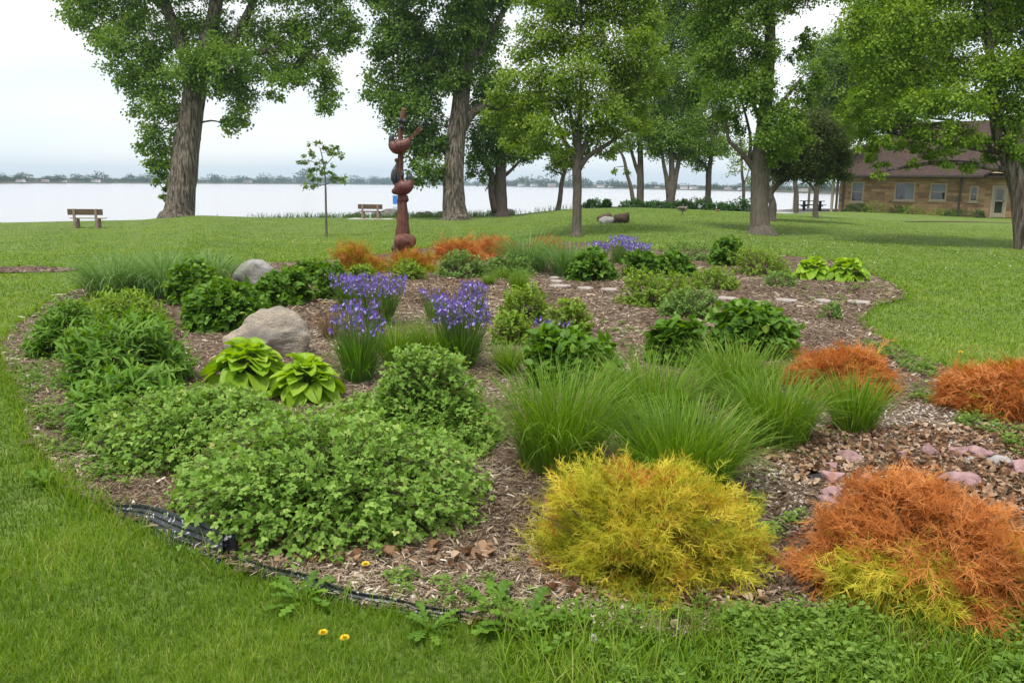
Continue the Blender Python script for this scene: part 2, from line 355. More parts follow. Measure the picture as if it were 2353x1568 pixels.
# ---------------------------------------------------------------- lawn, lake, far shore
def build_ground():
    nr, na = 330, 300
    rr = np.concatenate([[0], np.geomspace(.5, 120, nr-1)]); aa = np.linspace(-np.pi, np.pi, na+1)
    X = rr[:, None]*np.sin(aa)[None]; Y = rr[:, None]*np.cos(aa)[None]; Z = ground(X, Y)
    i = np.arange(nr-1)[:, None]*(na+1); j = np.arange(na)[None]
    f = np.stack([i+j, i+na+1+j, i+na+2+j, i+j+1], -1).reshape(-1, 4)
    mb = MB(); mb.add(np.stack([X, Y, Z], -1), f)
    tag(mb.build('lawn', M['lawn'], smooth=True), kind='structure')
build_ground()
def poly(pts): return np.array([gp(*p)[:2] for p in pts])
BED = poly([(175, 668), (110, 700), (45, 745), (5, 790), (5, 840), (45, 900), (62, 960), (80, 1030), (140, 1100), (190, 1150), (250, 1178), (330, 1212), (430, 1258),
            (530, 1310), (620, 1335), (720, 1365), (840, 1397), (1000, 1420), (1160, 1445), (1320, 1462), (1500, 1475), (1750, 1468), (2000, 1485), (2352, 1505), (2700, 1500),
            (2750, 1000), (2500, 860), (2352, 850), (2200, 858), (2090, 818), (2000, 765), (1975, 735), (2010, 705), (2075, 688), (2082, 672), (2000, 628), (1900, 598), (1700, 578),
            (1500, 575), (1290, 557), (1150, 556), (1000, 568), (850, 590), (770, 600), (640, 605), (540, 612), (300, 630)])
STRIP = poly([(-120, 616), (100, 615), (178, 620), (150, 626), (-120, 630)])
def inside(pg, x, y):
    r = np.zeros(np.shape(x), bool); n = len(pg)
    for i in range(n):
        x1, y1 = pg[i]; x2, y2 = pg[(i+1) % n]
        c = ((y1 > y) != (y2 > y)); r ^= c & (x < (x2-x1)*(y-y1)/(y2-y1+1e-12)+x1)
    return r
def bedz(x, y): return ground(x, y)+.012+.02*(np.sin(x*2.1+y*1.3)*np.sin(y*1.7-x)+1)*.5
def sheet(pg, name, step, mat, lift=None):
    x0, y0 = pg.min(0); x1, y1 = pg.max(0); xs = np.arange(x0, x1+step, step); ys = np.arange(y0, y1+step, step)
    X, Y = np.meshgrid(xs, ys); wob = .06*np.sin(X*9)+.05*np.sin(Y*11)
    In = inside(pg, X+wob*.6, Y+wob*.6); nx = len(xs)
    Z = bedz(X, Y)+rng.normal(size=X.shape)*.003
    i, j = np.nonzero(In[:-1, :-1]); b = i*nx+j
    f = np.stack([b, b+1, b+nx+1, b+nx], -1)
    mb = MB(); mb.add(np.stack([X, Y, Z], -1), f); return tag(mb.build(name, mat, smooth=True), kind='structure')
sheet(BED, 'mulch_bed', .07, M['soil']); sheet(STRIP, 'mulch_path', .1, M['soil'])

mw, ntw, pw, ow = newmat('lake_water')
pw.inputs['Base Color'].default_value = (.36, .35, .365, 1); pw.inputs['Roughness'].default_value = .16; pw.inputs['IOR'].default_value = 1.33; pw.inputs['Specular IOR Level'].default_value = 1.0
tcw = N(ntw, 'ShaderNodeTexCoord'); mpw = N(ntw, 'ShaderNodeMapping'); mpw.inputs['Scale'].default_value = (.35, 1.1, 1); L(ntw, tcw.outputs['Object'], mpw.inputs[0])
nzw = N(ntw, 'ShaderNodeTexNoise'); nzw.inputs['Scale'].default_value = 1.0; nzw.inputs['Detail'].default_value = 6; L(ntw, mpw.outputs[0], nzw.inputs['Vector'])
bw = N(ntw, 'ShaderNodeBump'); bw.inputs['Strength'].default_value = .35; bw.inputs['Distance'].default_value = .25; L(ntw, nzw.outputs[0], bw.inputs['Height']); L(ntw, bw.outputs[0], pw.inputs['Normal'])
mb = MB(); mb.add([[-3500, 20, LAKE], [3500, 20, LAKE], [3500, 3200, LAKE], [-3500, 3200, LAKE]], [[0, 1, 2, 3]])
tag(mb.build('lake', mw), kind='structure')

_FX = [-2500, -700, 0, 400, 815, 1058, 1310, 1764, 1910, 2352, 3400, 6000]
_FD = [420, 480, 560, 900, 1450, 1500, 1020, 610, 470, 430, 400, 380]
def farshore():
    vx = np.linspace(-2500, 6000, 240); D = np.interp(vx, _FX, _FD)
    dx = (vx-1176)/F; X = dx*D; Y = D.copy()
    mb = MB(); V = []
    for k, (s, z) in enumerate(((1, LAKE-.4), (1.006, LAKE+.7), (1.1, LAKE+2.5), (2.0, LAKE+5))): V.append(np.stack([X*s, Y*s, np.full_like(X, z)], -1))
    V = np.stack(V); n = len(vx); i = np.arange(3)[:, None]*n; j = np.arange(n-1)[None]
    mb.add(V, np.stack([i+j, i+j+1, i+n+j+1, i+n+j], -1).reshape(-1, 4))
    tag(mb.build('far_shore', surfmat('far_bank', [(.4, (.09, .07, .05)), (.6, (.06, .08, .035))], .05, 4, .9, 0), smooth=True), kind='structure')
    mb = MB(); t = T_diam(.5)
    for k in range(1500):
        v = rng.uniform(-1400, 3900); D = np.interp(v, _FX, _FD); s = rng.uniform(1.012, 1.06); dx = (v-1176)/F
        D0 = D
        hp = rng.uniform(11, 18)*(1+.45*(rng.random() < .12))*(.9+.22*math.sin(v*.011)+.12*math.sin(v*.037+1)); h = hp/F*D0*1.05; h *= rng.choice([1, .75, .55]); rw = h*rng.uniform(.6, 1.1)
        c = np.array([dx*D*s, D*s, LAKE+1+h*.55]); n = 130
        d = rdir(n); p = c+d*np.array([rw, rw, h*.55])*rng.uniform(.55, 1, (n, 1))*(1+.05*rng.normal(size=(n, 1)))
        inst(mb, t, p, frames(rdir(n), d), rng.uniform(.18, .34, n)*h*.55, np.clip(rng.random()*.5+.25+rng.normal(size=n)*.15, 0, 1))
    tag(mb.build('far_woods', M['farwood']), 'band of hazy blue green trees along the far shore of the lake', 'woods', kind='stuff')
farshore()
def far_houses():
    wl = [plain('far_white_wall', (.75, .75, .74), .7), plain('far_tan_wall', (.5, .42, .36), .7)]; rf = plain('far_roof', (.2, .16, .16), .8)
    for k, v in enumerate([62, 118, 160, 232, 575, 1195, 1222, 1262, 1372, 1395, 1500, 1560, 1582, 1660, 1690, 1822, 1835]):
        D = np.interp(v, _FX, _FD)*1.008; p = np.array([(v-1176)/F*D, D, LAKE+1.0]); s = D/800*rng.uniform(.35, .65)
        root = empty('lake_house', p, 'tiny pale gabled house among the trees on the far shore', 'house', 'houses on the far shore', rng.uniform(-.4, .4))
        mb = MB(); a, b, h = 6*s, 4*s, 2.6*s; v_ = [[-a, -b, 0], [a, -b, 0], [a, b, 0], [-a, b, 0], [-a, -b, h], [a, -b, h], [a, b, h], [-a, b, h], [-a, 0, h*1.7], [a, 0, h*1.7]]
        mb.add2(v_, [[[0, 1, 5, 4], [1, 2, 6, 5], [2, 3, 7, 6], [3, 0, 4, 7]], [[4, 7, 8], [5, 9, 6]]]); mb.build('wall', wl[k % 3 == 1], root, world=False)
        mb = MB(); a += .4; mb.add([[-a, -b*1.1, h*.98], [a, -b*1.1, h*.98], [a, 0, h*1.78], [-a, 0, h*1.78], [a, b*1.1, h*.98], [-a, b*1.1, h*.98]], [[0, 1, 2, 3], [3, 2, 4, 5]]); mb.build('roof', rf, root, world=False)
far_houses()

# ---------------------------------------------------------------- grass, chips and other ground cover
def blades(mb, p, az, lean, ln, wd, droop, a, seg=2, m=0):      # p (n,3); az heading; lean from vertical (rad); bends over by droop (rad)
    n = len(p); u = np.stack([np.cos(az), np.sin(az), 0*az], -1); sdv = np.stack([-np.sin(az), np.cos(az), 0*az], -1)
    tw = rng.uniform(-.9, .9, n)[:, None]; sdv = nrm(sdv+u*tw)
    pts = [p]; ang = np.array(lean, float)
    for k in range(seg):
        st = ln/seg; pts.append(pts[-1]+st[:, None]*(np.sin(ang)[:, None]*u+np.cos(ang)[:, None]*np.array([0, 0, 1.]))); ang = ang+droop/seg
    V = []
    for k in range(seg):
        ww = (wd*(1-.55*(k/seg)**1.5))[:, None]/2; V += [pts[k]-sdv*ww, pts[k]+sdv*ww]
    V.append(pts[seg]); V = np.stack(V, 1); k = 2*seg+1
    a = np.repeat(np.broadcast_to(a, (n,)), k); base = (np.arange(n)*k)[:, None, None]
    q = np.array([[2*i, 2*i+1, 2*i+3, 2*i+2] for i in range(seg-1)]); t = np.array([[2*seg-2, 2*seg-1, 2*seg]])
    fs = [(t[None]+base).reshape(-1, 3)]
    if len(q): fs.append((q[None]+base).reshape(-1, 4))
    mb.add2(V.reshape(-1, 3), fs, a, m)
def lawn_grass():
    mb = MB(); n = 620000; d = np.exp(rng.uniform(math.log(1.9), math.log(50), n)); keep = rng.random(n) < np.clip(d/2.8, .35, 1)
    d = d[keep]; az = rng.uniform(-R_(40), R_(40), len(d)); x = d*np.sin(az); y = d*np.cos(az)
    jx = x+rng.normal(size=len(d))*.035; jy = y+rng.normal(size=len(d))*.035
    k = ~inside(BED, jx, jy) & ~inside(STRIP, x, y); vx = 1176+1932*x/y; k &= d < np.interp(vx, _EX, _ED)+.5
    x, y, d = x[k], y[k], d[k]; n = len(x)
    cl = np.array([mnoise.noise(Vector((a*1.7, b*1.7, 0))) for a, b in zip(x, y)])
    cl = cl*.8+.9*np.array([mnoise.noise(Vector((a*.16+b*.05, b*.3, 7))) for a, b in zip(x, y)])
    fine = np.array([mnoise.noise(Vector((a*9, b*9, 3))) for a, b in zip(x, y)])
    ln = .042*(1+.5*cl+.4*fine)*rng.uniform(.6, 1.4, n)*(1+.3*(d < 6)); wd = .0032*np.clip(d/3, .9, 6)
    blades(mb, np.stack([x, y, ground(x, y)-.004], -1), rng.uniform(0, 6.28, n), np.abs(rng.normal(size=n))*.55, ln, wd, rng.uniform(.1, 1.3, n),
           np.clip(.42+.16*rng.normal(size=n)+.42*cl+.3*fine+.07*np.sin(x*.9+y*.25)+(rng.random(n) < .07)*.5, 0, 1))
    tag(mb.build('lawn_grass', M['blade']), 'short mown green grass covering the lawn around the garden bed', 'grass', kind='stuff')
lawn_grass()
def edge_grass():      # longer unmown grass against the bed border
    mb = MB(); P = []
    for i in range(len(BED)):
        a, b = BED[i], BED[(i+1) % len(BED)]
        dm = np.hypot(*(a+b)/2)
        n = int(np.hypot(*(b-a))*(900 if dm < 5.5 else 260 if dm < 9 else 60)); 
        if dm < 4.6 and a[0] < .1: n = int(n*.4)
        t = rng.random((n, 1)); nn = nrm((b-a)[[1, 0]]*[1, -1]); P.append(a+(b-a)*t+nn*(rng.normal(size=(n, 1))*.055+.03))
    P = np.vstack(P); n = len(P); d = np.hypot(P[:, 0], P[:, 1]); ok = d > 1.8; P = P[ok]; d = d[ok]; n = len(P)
    blades(mb, np.stack([P[:, 0], P[:, 1], ground(P[:, 0], P[:, 1])], -1), rng.uniform(0, 6.28, n), np.abs(rng.normal(size=n))*.4, rng.uniform(.05, .13, n)*(1+.5*(rng.random(n) < .1)), .004*np.clip(d/4, 1, 4), rng.uniform(.3, 1.6, n),
           np.clip(.45+.2*rng.normal(size=n), 0, 1), seg=3)
    tag(mb.build('edge_grass', M['blade']), 'longer untrimmed grass growing along the border of the mulch bed', 'grass', kind='stuff')
edge_grass()
def rnd_in_bed(n, dens_pow=1.6, box_=None):
    out_ = []
    tot = 0
    while tot < n:
        d = np.exp(rng.uniform(math.log(2.6), math.log(26), n)); az = rng.uniform(-R_(42), R_(42), n); x = d*np.sin(az); y = d*np.cos(az)
        k = inside(BED, x, y); out_.append(np.stack([x[k], y[k]], -1)); tot += k.sum()
    return np.vstack(out_)[:n]
def chips():
    P = rnd_in_bed(360000); 
    n2 = 2500; ps = np.stack([rng.uniform(STRIP[:, 0].min(), STRIP[:, 0].max(), n2), rng.uniform(STRIP[:, 1].min(), STRIP[:, 1].max(), n2)], -1); ps = ps[inside(STRIP, ps[:, 0], ps[:, 1])]
    P = np.vstack([P, ps]); n = len(P); d = np.hypot(P[:, 0], P[:, 1])
    t = (np.array([[-.11, 0, 0], [.11, 0, 0], [.13, .5, .03], [.06, 1, 0], [-.07, 1, 0], [-.12, .5, .03]]), np.array([[0, 1, 2, 5], [5, 2, 3, 4]]))
    az = rng.uniform(0, 6.28, n); tilt = rng.normal(size=n)*.18
    dr = np.stack([np.cos(az)*np.cos(tilt), np.sin(az)*np.cos(tilt), np.sin(tilt)], -1); nn = rdir(n, 3.0)
    s = rng.gamma(3, .0062, n)*np.clip(d/6, 1, 2.2)+.007; sc = np.stack([s*rng.uniform(.35, 1.05, n), s*1.15, s], -1)
    cl = np.array([mnoise.noise(Vector((a*1.1, b*1.1, 5))) for a, b in P])
    mb = MB(); inst(mb, t, np.stack([P[:, 0], P[:, 1], bedz(P[:, 0], P[:, 1])+.004+rng.random(n)*.016], -1), frames(dr, nn), sc, np.clip(.45+.24*rng.normal(size=n)+.35*cl, 0, 1))
    tag(mb.build('wood_chips', M['chip']), 'brown and grey shredded bark mulch chips over the garden bed', 'mulch', kind='stuff')
chips()
def region(n, pts):
    pg = poly(pts); x0, y0 = pg.min(0); x1, y1 = pg.max(0); out_ = []; t = 0
    while t < n:
        x = rng.uniform(x0, x1, n); y = rng.uniform(y0, y1, n); k = inside(pg, x, y); out_.append(np.stack([x[k], y[k]], -1)); t += k.sum()
    return np.vstack(out_)[:n]
def litter():
    P = np.vstack([region(3900, [(1740, 1040), (1900, 990), (2352, 990), (2600, 1050), (2600, 1350), (2300, 1350), (2000, 1180), (1800, 1110)]),
                   region(420, [(1250, 1330), (1720, 1350), (1800, 1440), (1250, 1400)]), region(90, [(560, 1270), (1150, 1270), (1150, 1330), (600, 1310)]),
                   region(500, [(900, 640), (1250, 650), (1200, 700), (900, 700)])])
    n = len(P); v, f = T_heart(.45); v = v.copy(); v[:, 2] = .32*v[:, 0]**2+.09*np.sin(v[:, 1]*4)
    mb = MB(); inst(mb, (v, f), np.stack([P[:, 0], P[:, 1], bedz(P[:, 0], P[:, 1])+rng.uniform(.012, .035, n)], -1), frames(rdir(n)*[1, 1, .3], rdir(n, 1.6)), rng.uniform(.018, .05, n), rng.random(n))
    tag(mb.build('leaf_litter', M['dead']), 'dry brown fallen leaves lying thick among the pink rocks', 'dead leaves', kind='stuff')
    P = np.vstack([region(520, [(1900, 950), (2200, 930), (2500, 1060), (2352, 1100), (2000, 1000)]), rnd_in_bed(700), region(120, [(1720, 1060), (1850, 1080), (1860, 1250), (1740, 1180)])])
    n = len(P); v = np.array([[1, 0, 0], [0, 1, 0], [-1, 0, 0], [0, -1, 0], [0, 0, .8], [.0, 0, -.5]]); f = np.array([[0, 1, 4], [1, 2, 4], [2, 3, 4], [3, 0, 4]])
    mb = MB(); inst(mb, (v, f), np.stack([P[:, 0], P[:, 1], bedz(P[:, 0], P[:, 1])+.01], -1), frames(rdir(n)*[1, 1, .3], rdir(n, 1.5)), rng.uniform(.005, .014, (n, 3))*[[1.4, 1, 1]], rng.random(n))
    tag(mb.build('pale_gravel', M['gravel']), 'small pale pebbles sprinkled over the mulch', 'gravel', kind='stuff')
litter()

# ---------------------------------------------------------------- trees
def nearest(P, q):
    i = np.argmin(((P-q)**2).sum(1)*1.0); return i
def tree(name, label, cat, dep, trunk, limbs, clumps, leaf, mat, bark, group=None, lai=3.2, base=None, twig=True, cr=.42, droop=0.25, thick=.8, sub=1.0, lname='crown'):
    """trunk: [(vx, vy, width)], limbs the same, clumps: [(vx, vy, rx, ry[, offset into depth in units of rx])]; sizes in view units at distance dep"""
    reseed(label); leaf *= 1.18; k = dep/F; tp = np.array([at(a, b, dep) for a, b, w_ in trunk]); tr = np.array([w_ for *_, w_ in trunk])*k/2
    b0 = tp[0].copy(); b0[2] = float(ground(b0[0], b0[1])); tp[0] = b0
    root = empty(name, b0, label, cat, group)
    mb = MB()
    big = tr[0] > .12
    P2 = [b0-[0, 0, .15], b0+[0, 0, .02], *([] if len(tp) < 2 else [b0*(.8)+tp[1]*.2])]; R2 = [tr[0]*1.35, tr[0]*1.16, tr[0]*.45+tr[1]*.55]
    tube(mb, np.vstack([P2, tp[1:]]), np.concatenate([R2, tr[1:]]), 18 if big else 10, bump=.035 if big else .02)
    SK = [tp]; SR = [tr]
    for lb in limbs:
        lp = np.array([at(a, b, dep+(o[0] if o else 0)) for a, b, w_, *o in lb]); lr = np.array([q[2] for q in lb])*k/2
        tube(mb, lp, lr, 8, bump=.03); SK.append(lp); SR.append(lr)
    def dens(P, Rr):
        t = np.linspace(0, 1, 9)[:-1]; Q = np.vstack([P[i]+(P[i+1]-P[i])*t[:, None] for i in range(len(P)-1)]+[P[-1:]])
        q = np.concatenate([Rr[i]+(Rr[i+1]-Rr[i])*t for i in range(len(P)-1)]+[Rr[-1:]]); return Q, q
    D = [dens(a, b) for a, b in zip(SK, SR)]; SP = np.vstack([a for a, b in D]); SRr = np.concatenate([b for a, b in D])
    lowz = b0[2]+max(1.2, .28*(np.max(SP[:, 2])-b0[2])) if len(clumps) else 0
    lf = MB(); tm = T_diam(.36); tw0 = []; tw1 = []; twr = []
    for c in sorted(clumps, key=lambda c: -c[1]):
        vx, vy, rx, ry = c[:4]; off = c[4] if len(c) > 4 else rng.uniform(-.6, .6)
        cc = at(vx, vy, dep+off*rx*k); a_, b_ = rx*k, ry*k; c_ = a_*thick
        cand = np.where(SP[:, 2] < cc[2]+.1)[0]; cand = cand[SP[cand, 2] > lowz] if (SP[cand, 2] > lowz).any() else cand
        if len(cand) == 0: cand = np.arange(len(SP))
        pen = ((SP[cand]-cc)**2).sum(1); i = cand[np.argmin(pen)]; st = SP[i]; dist = np.linalg.norm(cc-st)
        mid = (st+cc)/2+[0, 0, dist*.12]+rng.normal(size=3)*dist*.06; r0 = min(SRr[i]*.5, max(.02, dist*.022+.02))
        br = np.array([st, mid, cc]); tube(mb, br, [r0, r0*.7, r0*.3], 6, cap=False)
        nsp, nsr = dens(br, np.array([r0, r0*.7, r0*.3])); SP = np.vstack([SP, nsp[6:]]); SRr = np.concatenate([SRr, nsr[6:]])
        lp = leaf/k; rx *= 1.08; ry *= 1.12; n = int(2.0*lai*math.pi*rx*ry/(.45*lp*lp)); ns = max(5, int(n/42*sub))
        d = rdir(ns); rad = rng.random(ns)**.45; sc = cc+d*rad[:, None]*np.array([a_, c_, b_]); sc[:, 2] -= droop*np.hypot(d[:, 0], d[:, 1])*rad*b_
        tw0.append(np.repeat(cc[None], ns, 0)+rng.normal(size=(ns, 3))*.2*[a_, c_, b_]); tw1.append(sc); twr.append(np.full(ns, r0*.22))
        idx = rng.integers(0, ns, n); out_ = nrm(sc-cc)[idx]
        off3 = rng.normal(size=(n, 3))*np.array([cr, cr, cr*.75])*.6; off3[:, 2] -= np.hypot(off3[:, 0], off3[:, 1])*.35
        p = sc[idx]+off3*min(1, a_*1.1)
        sv = rng.normal(size=ns)*.19
        cn = nrm(rdir(ns)*.8+nrm(sc-cc)*.5+[0, 0, .75])[idx]; dr = nrm(rdir(n)*.8+out_*.7+[0, 0, -.45]); nn = nrm(rdir(n)*.38+cn)
        inst(lf, tm, p, frames(dr, nn), leaf*rng.uniform(.65, 1.25, n), np.clip(.5+sv[idx]+.09*rng.normal(size=n), 0, 1))
    if tw0: segs(mb, np.vstack(tw0), np.vstack(tw1), np.concatenate(twr), .004)
    mb.build('trunk', bark, root, smooth=True)
    if clumps: lf.build(lname, mat, root)
    return root

def up(cl, rows):        # crown above the top of the picture
    return cl+rows
tree('cottonwood_tree', 'huge leaning cottonwood with ridged grey trunk at the lake edge beside the left bench', 'tree', 46.5,
     [(410, 492, 76), (416, 450, 62), (424, 380, 57), (436, 290, 52), (447, 215, 50), (452, 180, 48), (466, 120, 36), (490, 40, 30), (510, -80, 26), (520, -220, 14)],
     [[(450, 195, 40), (425, 130, 32), (405, 70, 27), (380, 10, 22), (350, -80, 16)], [(455, 180, 34), (500, 130, 26), (545, 75, 22), (575, 20, 18), (610, -60, 12)], [(480, 110, 22), (560, 125, 14), (640, 115, 12), (720, 130, 8), (745, 190, 6)],
      [(440, 230, 14), (418, 270, 10), (400, 330, 7), (392, 390, 5)]],
     [(190, 15, 50, 40), (235, 50, 55, 42), (300, 20, 65, 45), (262, 95, 42, 35), (290, 150, 50, 36), (330, 75, 60, 48), (350, 130, 55, 42), (310, 195, 45, 25), (375, 190, 48, 42), (350, 240, 42, 32), (395, 255, 30, 34), (352, 300, 38, 26),
      (392, 320, 28, 32), (374, 355, 28, 30), (392, 392, 18, 28), (384, 425, 10, 18), (430, 150, 55, 40, -1), (475, 115, 60, 40, -1), (420, 60, 60, 50), (490, 55, 70, 45), (530, 130, 65, 36, -1), (545, 175, 55, 32), (500, 180, 40, 30, -1), (560, 215, 34, 28), (547, 255, 30, 28),
      (528, 288, 20, 18), (600, 70, 70, 50), (610, 140, 55, 34), (650, 175, 45, 25), (625, 215, 22, 14), (690, 60, 70, 55), (700, 125, 55, 42), (745, 160, 35, 28), (748, 205, 32, 30), (752, 245, 24, 18), (690, 175, 26, 16), (780, 40, 55, 50), (815, 75, 22, 28), (770, 100, 28, 25), (445, 300, 12, 14, 1), (340, 330, 24, 16), (362, 400, 20, 24), (375, 445, 8, 16), (350, 370, 16, 12),
      (230, -60, 80, 70), (350, -80, 100, 80), (480, -90, 110, 80), (620, -80, 110, 80), (750, -70, 90, 70), (420, -220, 150, 100), (600, -220, 150, 100), (520, -340, 140, 80)],
     .15, M['cotton'], M['bark'], lai=2.6)
tree('cottonwood_tree', 'tall cottonwood with pale furrowed trunk flaring to the right, left of the blue sign tree', 'tree', 45.5,
     [(1046, 489, 66), (1042, 455, 52), (1042, 400, 46), (1046, 330, 43), (1053, 280, 43), (1062, 200, 38), (1075, 110, 34), (1085, 0, 28), (1090, -120, 18)],
     [[(1056, 300, 30), (1080, 262, 24), (1112, 245, 20), (1160, 222, 12)], [(1060, 220, 22), (1010, 150, 14), (950, 90, 9)], [(1068, 160, 22), (1120, 90, 16), (1160, 20, 12)], [(1046, 340, 12), (1005, 335, 8), (975, 370, 5)]],
     [(905, 25, 50, 40), (870, 105, 32, 24), (895, 80, 45, 35), (880, 160, 42, 30), (868, 205, 34, 26), (905, 225, 40, 30), (940, 50, 55, 45), (950, 120, 60, 45), (945, 180, 55, 40), (940, 240, 45, 32), (985, 215, 42, 40), (915, 275, 38, 22), (960, 290, 38, 28), (1000, 280, 32, 36), (1000, 90, 50, 50), (1010, 150, 40, 45),
      (955, 335, 22, 26), (948, 385, 12, 30), (990, 335, 34, 30), (985, 380, 36, 26), (975, 412, 24, 12), (1015, 400, 20, 22), (1020, 340, 22, 30), (1060, 40, 55, 50, -1), (1110, 60, 50, 45), (1100, 120, 45, 40, 1), (1125, 170, 45, 35), (1115, 215, 40, 25, 1), (1035, 180, 35, 30, -1), (1090, 10, 60, 40), (1050, 100, 34, 34, -1),
      (900, -60, 90, 70), (1030, -70, 120, 80), (1150, -60, 90, 70), (1000, -200, 150, 110), (1130, -200, 120, 100), (1070, -330, 120, 80)],
     .15, M['cotton2'], M['bark'], lai=3.1)
tree('shade_tree', 'dark twin trunk tree standing behind the blue sign at the lake edge', 'tree', 48,
     [(1152, 487, 34), (1150, 440, 28), (1150, 380, 24), (1150, 300, 18), (1155, 220, 10)],
     [[(1140, 487, 22), (1130, 440, 18), (1129, 400, 15), (1110, 372, 12), (1092, 340, 9), (1085, 320, 6)], [(1155, 408, 9), (1175, 390, 7), (1198, 366, 5), (1215, 345, 3)], [(1152, 395, 10), (1135, 350, 7), (1120, 320, 5)]],
     [(1095, 345, 28, 25), (1082, 385, 18, 22), (1112, 395, 20, 18), (1120, 350, 34, 28), (1160, 350, 36, 26), (1195, 335, 34, 22), (1210, 365, 16, 12), (1150, 300, 60, 38), (1100, 295, 40, 36), (1210, 300, 50, 32), (1150, 240, 70, 45), (1220, 240, 60, 45), (1135, 425, 12, 14), (1245, 330, 30, 20)],
     .12, M['cotton2'], M['darkbark'], lai=2.2)
tree('maple_tree', 'young maple with slim straight trunk on the lawn behind the purple flowers', 'tree', 25.6,
     [(1323, 551, 26), (1324, 520, 22), (1326, 440, 20), (1325, 395, 22), (1325, 370, 20), (1330, 300, 13), (1335, 200, 10), (1335, 80, 8), (1335, -60, 5)],
     [[(1325, 380, 14), (1300, 330, 10), (1275, 270, 7), (1240, 210, 5)], [(1327, 392, 15), (1350, 360, 12), (1395, 332, 9), (1440, 300, 6)], [(1327, 375, 12), (1360, 300, 8), (1400, 230, 6), (1440, 150, 4)], [(1324, 350, 9), (1310, 260, 7), (1290, 150, 5)]],
     [(1290, 15, 70, 35), (1240, 60, 50, 32), (1390, 20, 70, 40), (1215, 115, 48, 26), (1290, 95, 70, 35), (1380, 100, 70, 40), (1185, 170, 45, 22), (1245, 165, 55, 28), (1330, 165, 70, 36, -1), (1420, 165, 60, 36), (1155, 215, 40, 18), (1210, 220, 55, 26), (1290, 225, 60, 30), (1375, 230, 60, 34, -1), (1450, 225, 50, 32),
      (1130, 262, 34, 16), (1185, 275, 50, 22), (1250, 285, 55, 26, -1), (1330, 290, 55, 26), (1405, 290, 50, 28), (1465, 280, 34, 22), (1165, 318, 36, 14), (1215, 332, 40, 16), (1275, 340, 40, 18), (1350, 335, 40, 16, .8), (1395, 345, 28, 14), (1470, 110, 55, 50), (1500, 180, 40, 34), (1480, 40, 50, 45), (1280, 375, 22, 9),
      (1250, -40, 90, 50), (1370, -50, 100, 50), (1460, -30, 60, 45), (1310, -130, 100, 60), (1400, -130, 80, 60), (1340, -210, 70, 50)],
     .085, M['maple'], M['bark2'], lai=2.9, cr=.3, droop=.1)
tree('leaning_tree', 'short leaning trunk with a snapped side stub at the water edge left of the maple', 'tree', 50,
     [(1282, 479, 13), (1287, 450, 11), (1290, 420, 10), (1298, 388, 9), (1303, 350, 7)], [[(1294, 405, 6), (1286, 397, 5), (1276, 397, 4)]],
     [(1295, 372, 28, 16), (1272, 385, 16, 9), (1312, 355, 26, 20), (1285, 350, 24, 14)], .11, M['cotton2'], M['darkbark'], lai=2.5)
tree('lake_tree', 'slim tree with two forking trunks behind the hedge, next right of the maple', 'tree', 54,
     [(1472, 468, 18), (1471, 420, 16), (1471, 380, 14), (1470, 330, 11), (1464, 250, 8)],
     [[(1455, 468, 11), (1449, 430, 9), (1440, 400, 8), (1433, 365, 7), (1420, 340, 5)], [(1470, 405, 12), (1459, 378, 9), (1448, 340, 7), (1438, 310, 5)]],
     [(1425, 330, 26, 16), (1450, 310, 36, 22), (1490, 300, 42, 26), (1500, 340, 26, 16), (1410, 385, 10, 8), (1435, 395, 10, 8), (1450, 255, 50, 36), (1510, 240, 50, 40), (1500, 180, 60, 40), (1440, 190, 50, 40), (1520, 120, 50, 40), (1490, 60, 60, 40), (1510, 0, 60, 40), (1500, -80, 80, 60)],
     .12, M['maple2'], M['bark2'], lai=2.0)
tree('lake_tree', 'three stemmed tree behind the hedge with stems spreading from one base', 'tree', 53,
     [(1540, 470, 26), (1541, 440, 20), (1543, 400, 14), (1541, 350, 11), (1535, 280, 8)], [[(1537, 455, 14), (1531, 410, 11), (1525, 380, 9), (1520, 350, 7), (1510, 300, 5)], [(1544, 450, 15), (1552, 405, 12), (1560, 365, 9), (1570, 310, 6)]],
     [(1505, 335, 28, 18), (1540, 345, 34, 20), (1530, 305, 50, 30), (1575, 310, 36, 30), (1590, 345, 22, 16), (1500, 290, 32, 22), (1550, 245, 60, 45), (1590, 200, 50, 40), (1550, 160, 60, 45), (1590, 90, 60, 50), (1560, 30, 70, 45), (1600, 270, 30, 30), (1570, -70, 100, 60)],
     .12, M['maple2'], M['bark2'], lai=2.6)
tree('lake_tree', 'single trunk tree behind the hedge that forks low into a left arm', 'tree', 54,
     [(1627, 470, 16), (1627, 430, 13), (1628, 395, 13), (1632, 370, 10), (1636, 335, 8), (1638, 250, 6)], [[(1627, 398, 9), (1618, 378, 8), (1606, 370, 6), (1590, 366, 4)]],
     [(1600, 358, 30, 16), (1575, 348, 24, 16), (1615, 330, 38, 24), (1655, 325, 32, 26), (1590, 305, 34, 24), (1620, 280, 46, 30), (1660, 265, 34, 30), (1620, 215, 55, 40), (1650, 160, 50, 45), (1630, 90, 60, 50), (1640, 20, 60, 50), (1610, 385, 16, 8), (1645, -70, 80, 60)],
     .12, M['maple2'], M['darkbark'], lai=2.5)
tree('lake_tree', 'thin sparse sapling like tree close left of the big right trunk, by the water', 'tree', 52,
     [(1708, 468, 8), (1708, 430, 7), (1704, 395, 6), (1703, 350, 5), (1700, 310, 3)], [[(1708, 425, 4), (1716, 405, 3), (1722, 380, 2)]],
     [(1695, 372, 26, 14), (1712, 345, 28, 18), (1725, 412, 16, 9), (1680, 395, 16, 7), (1700, 315, 26, 18), (1690, 345, 20, 16)], .11, M['maple2'], M['darkbark'], lai=.9)
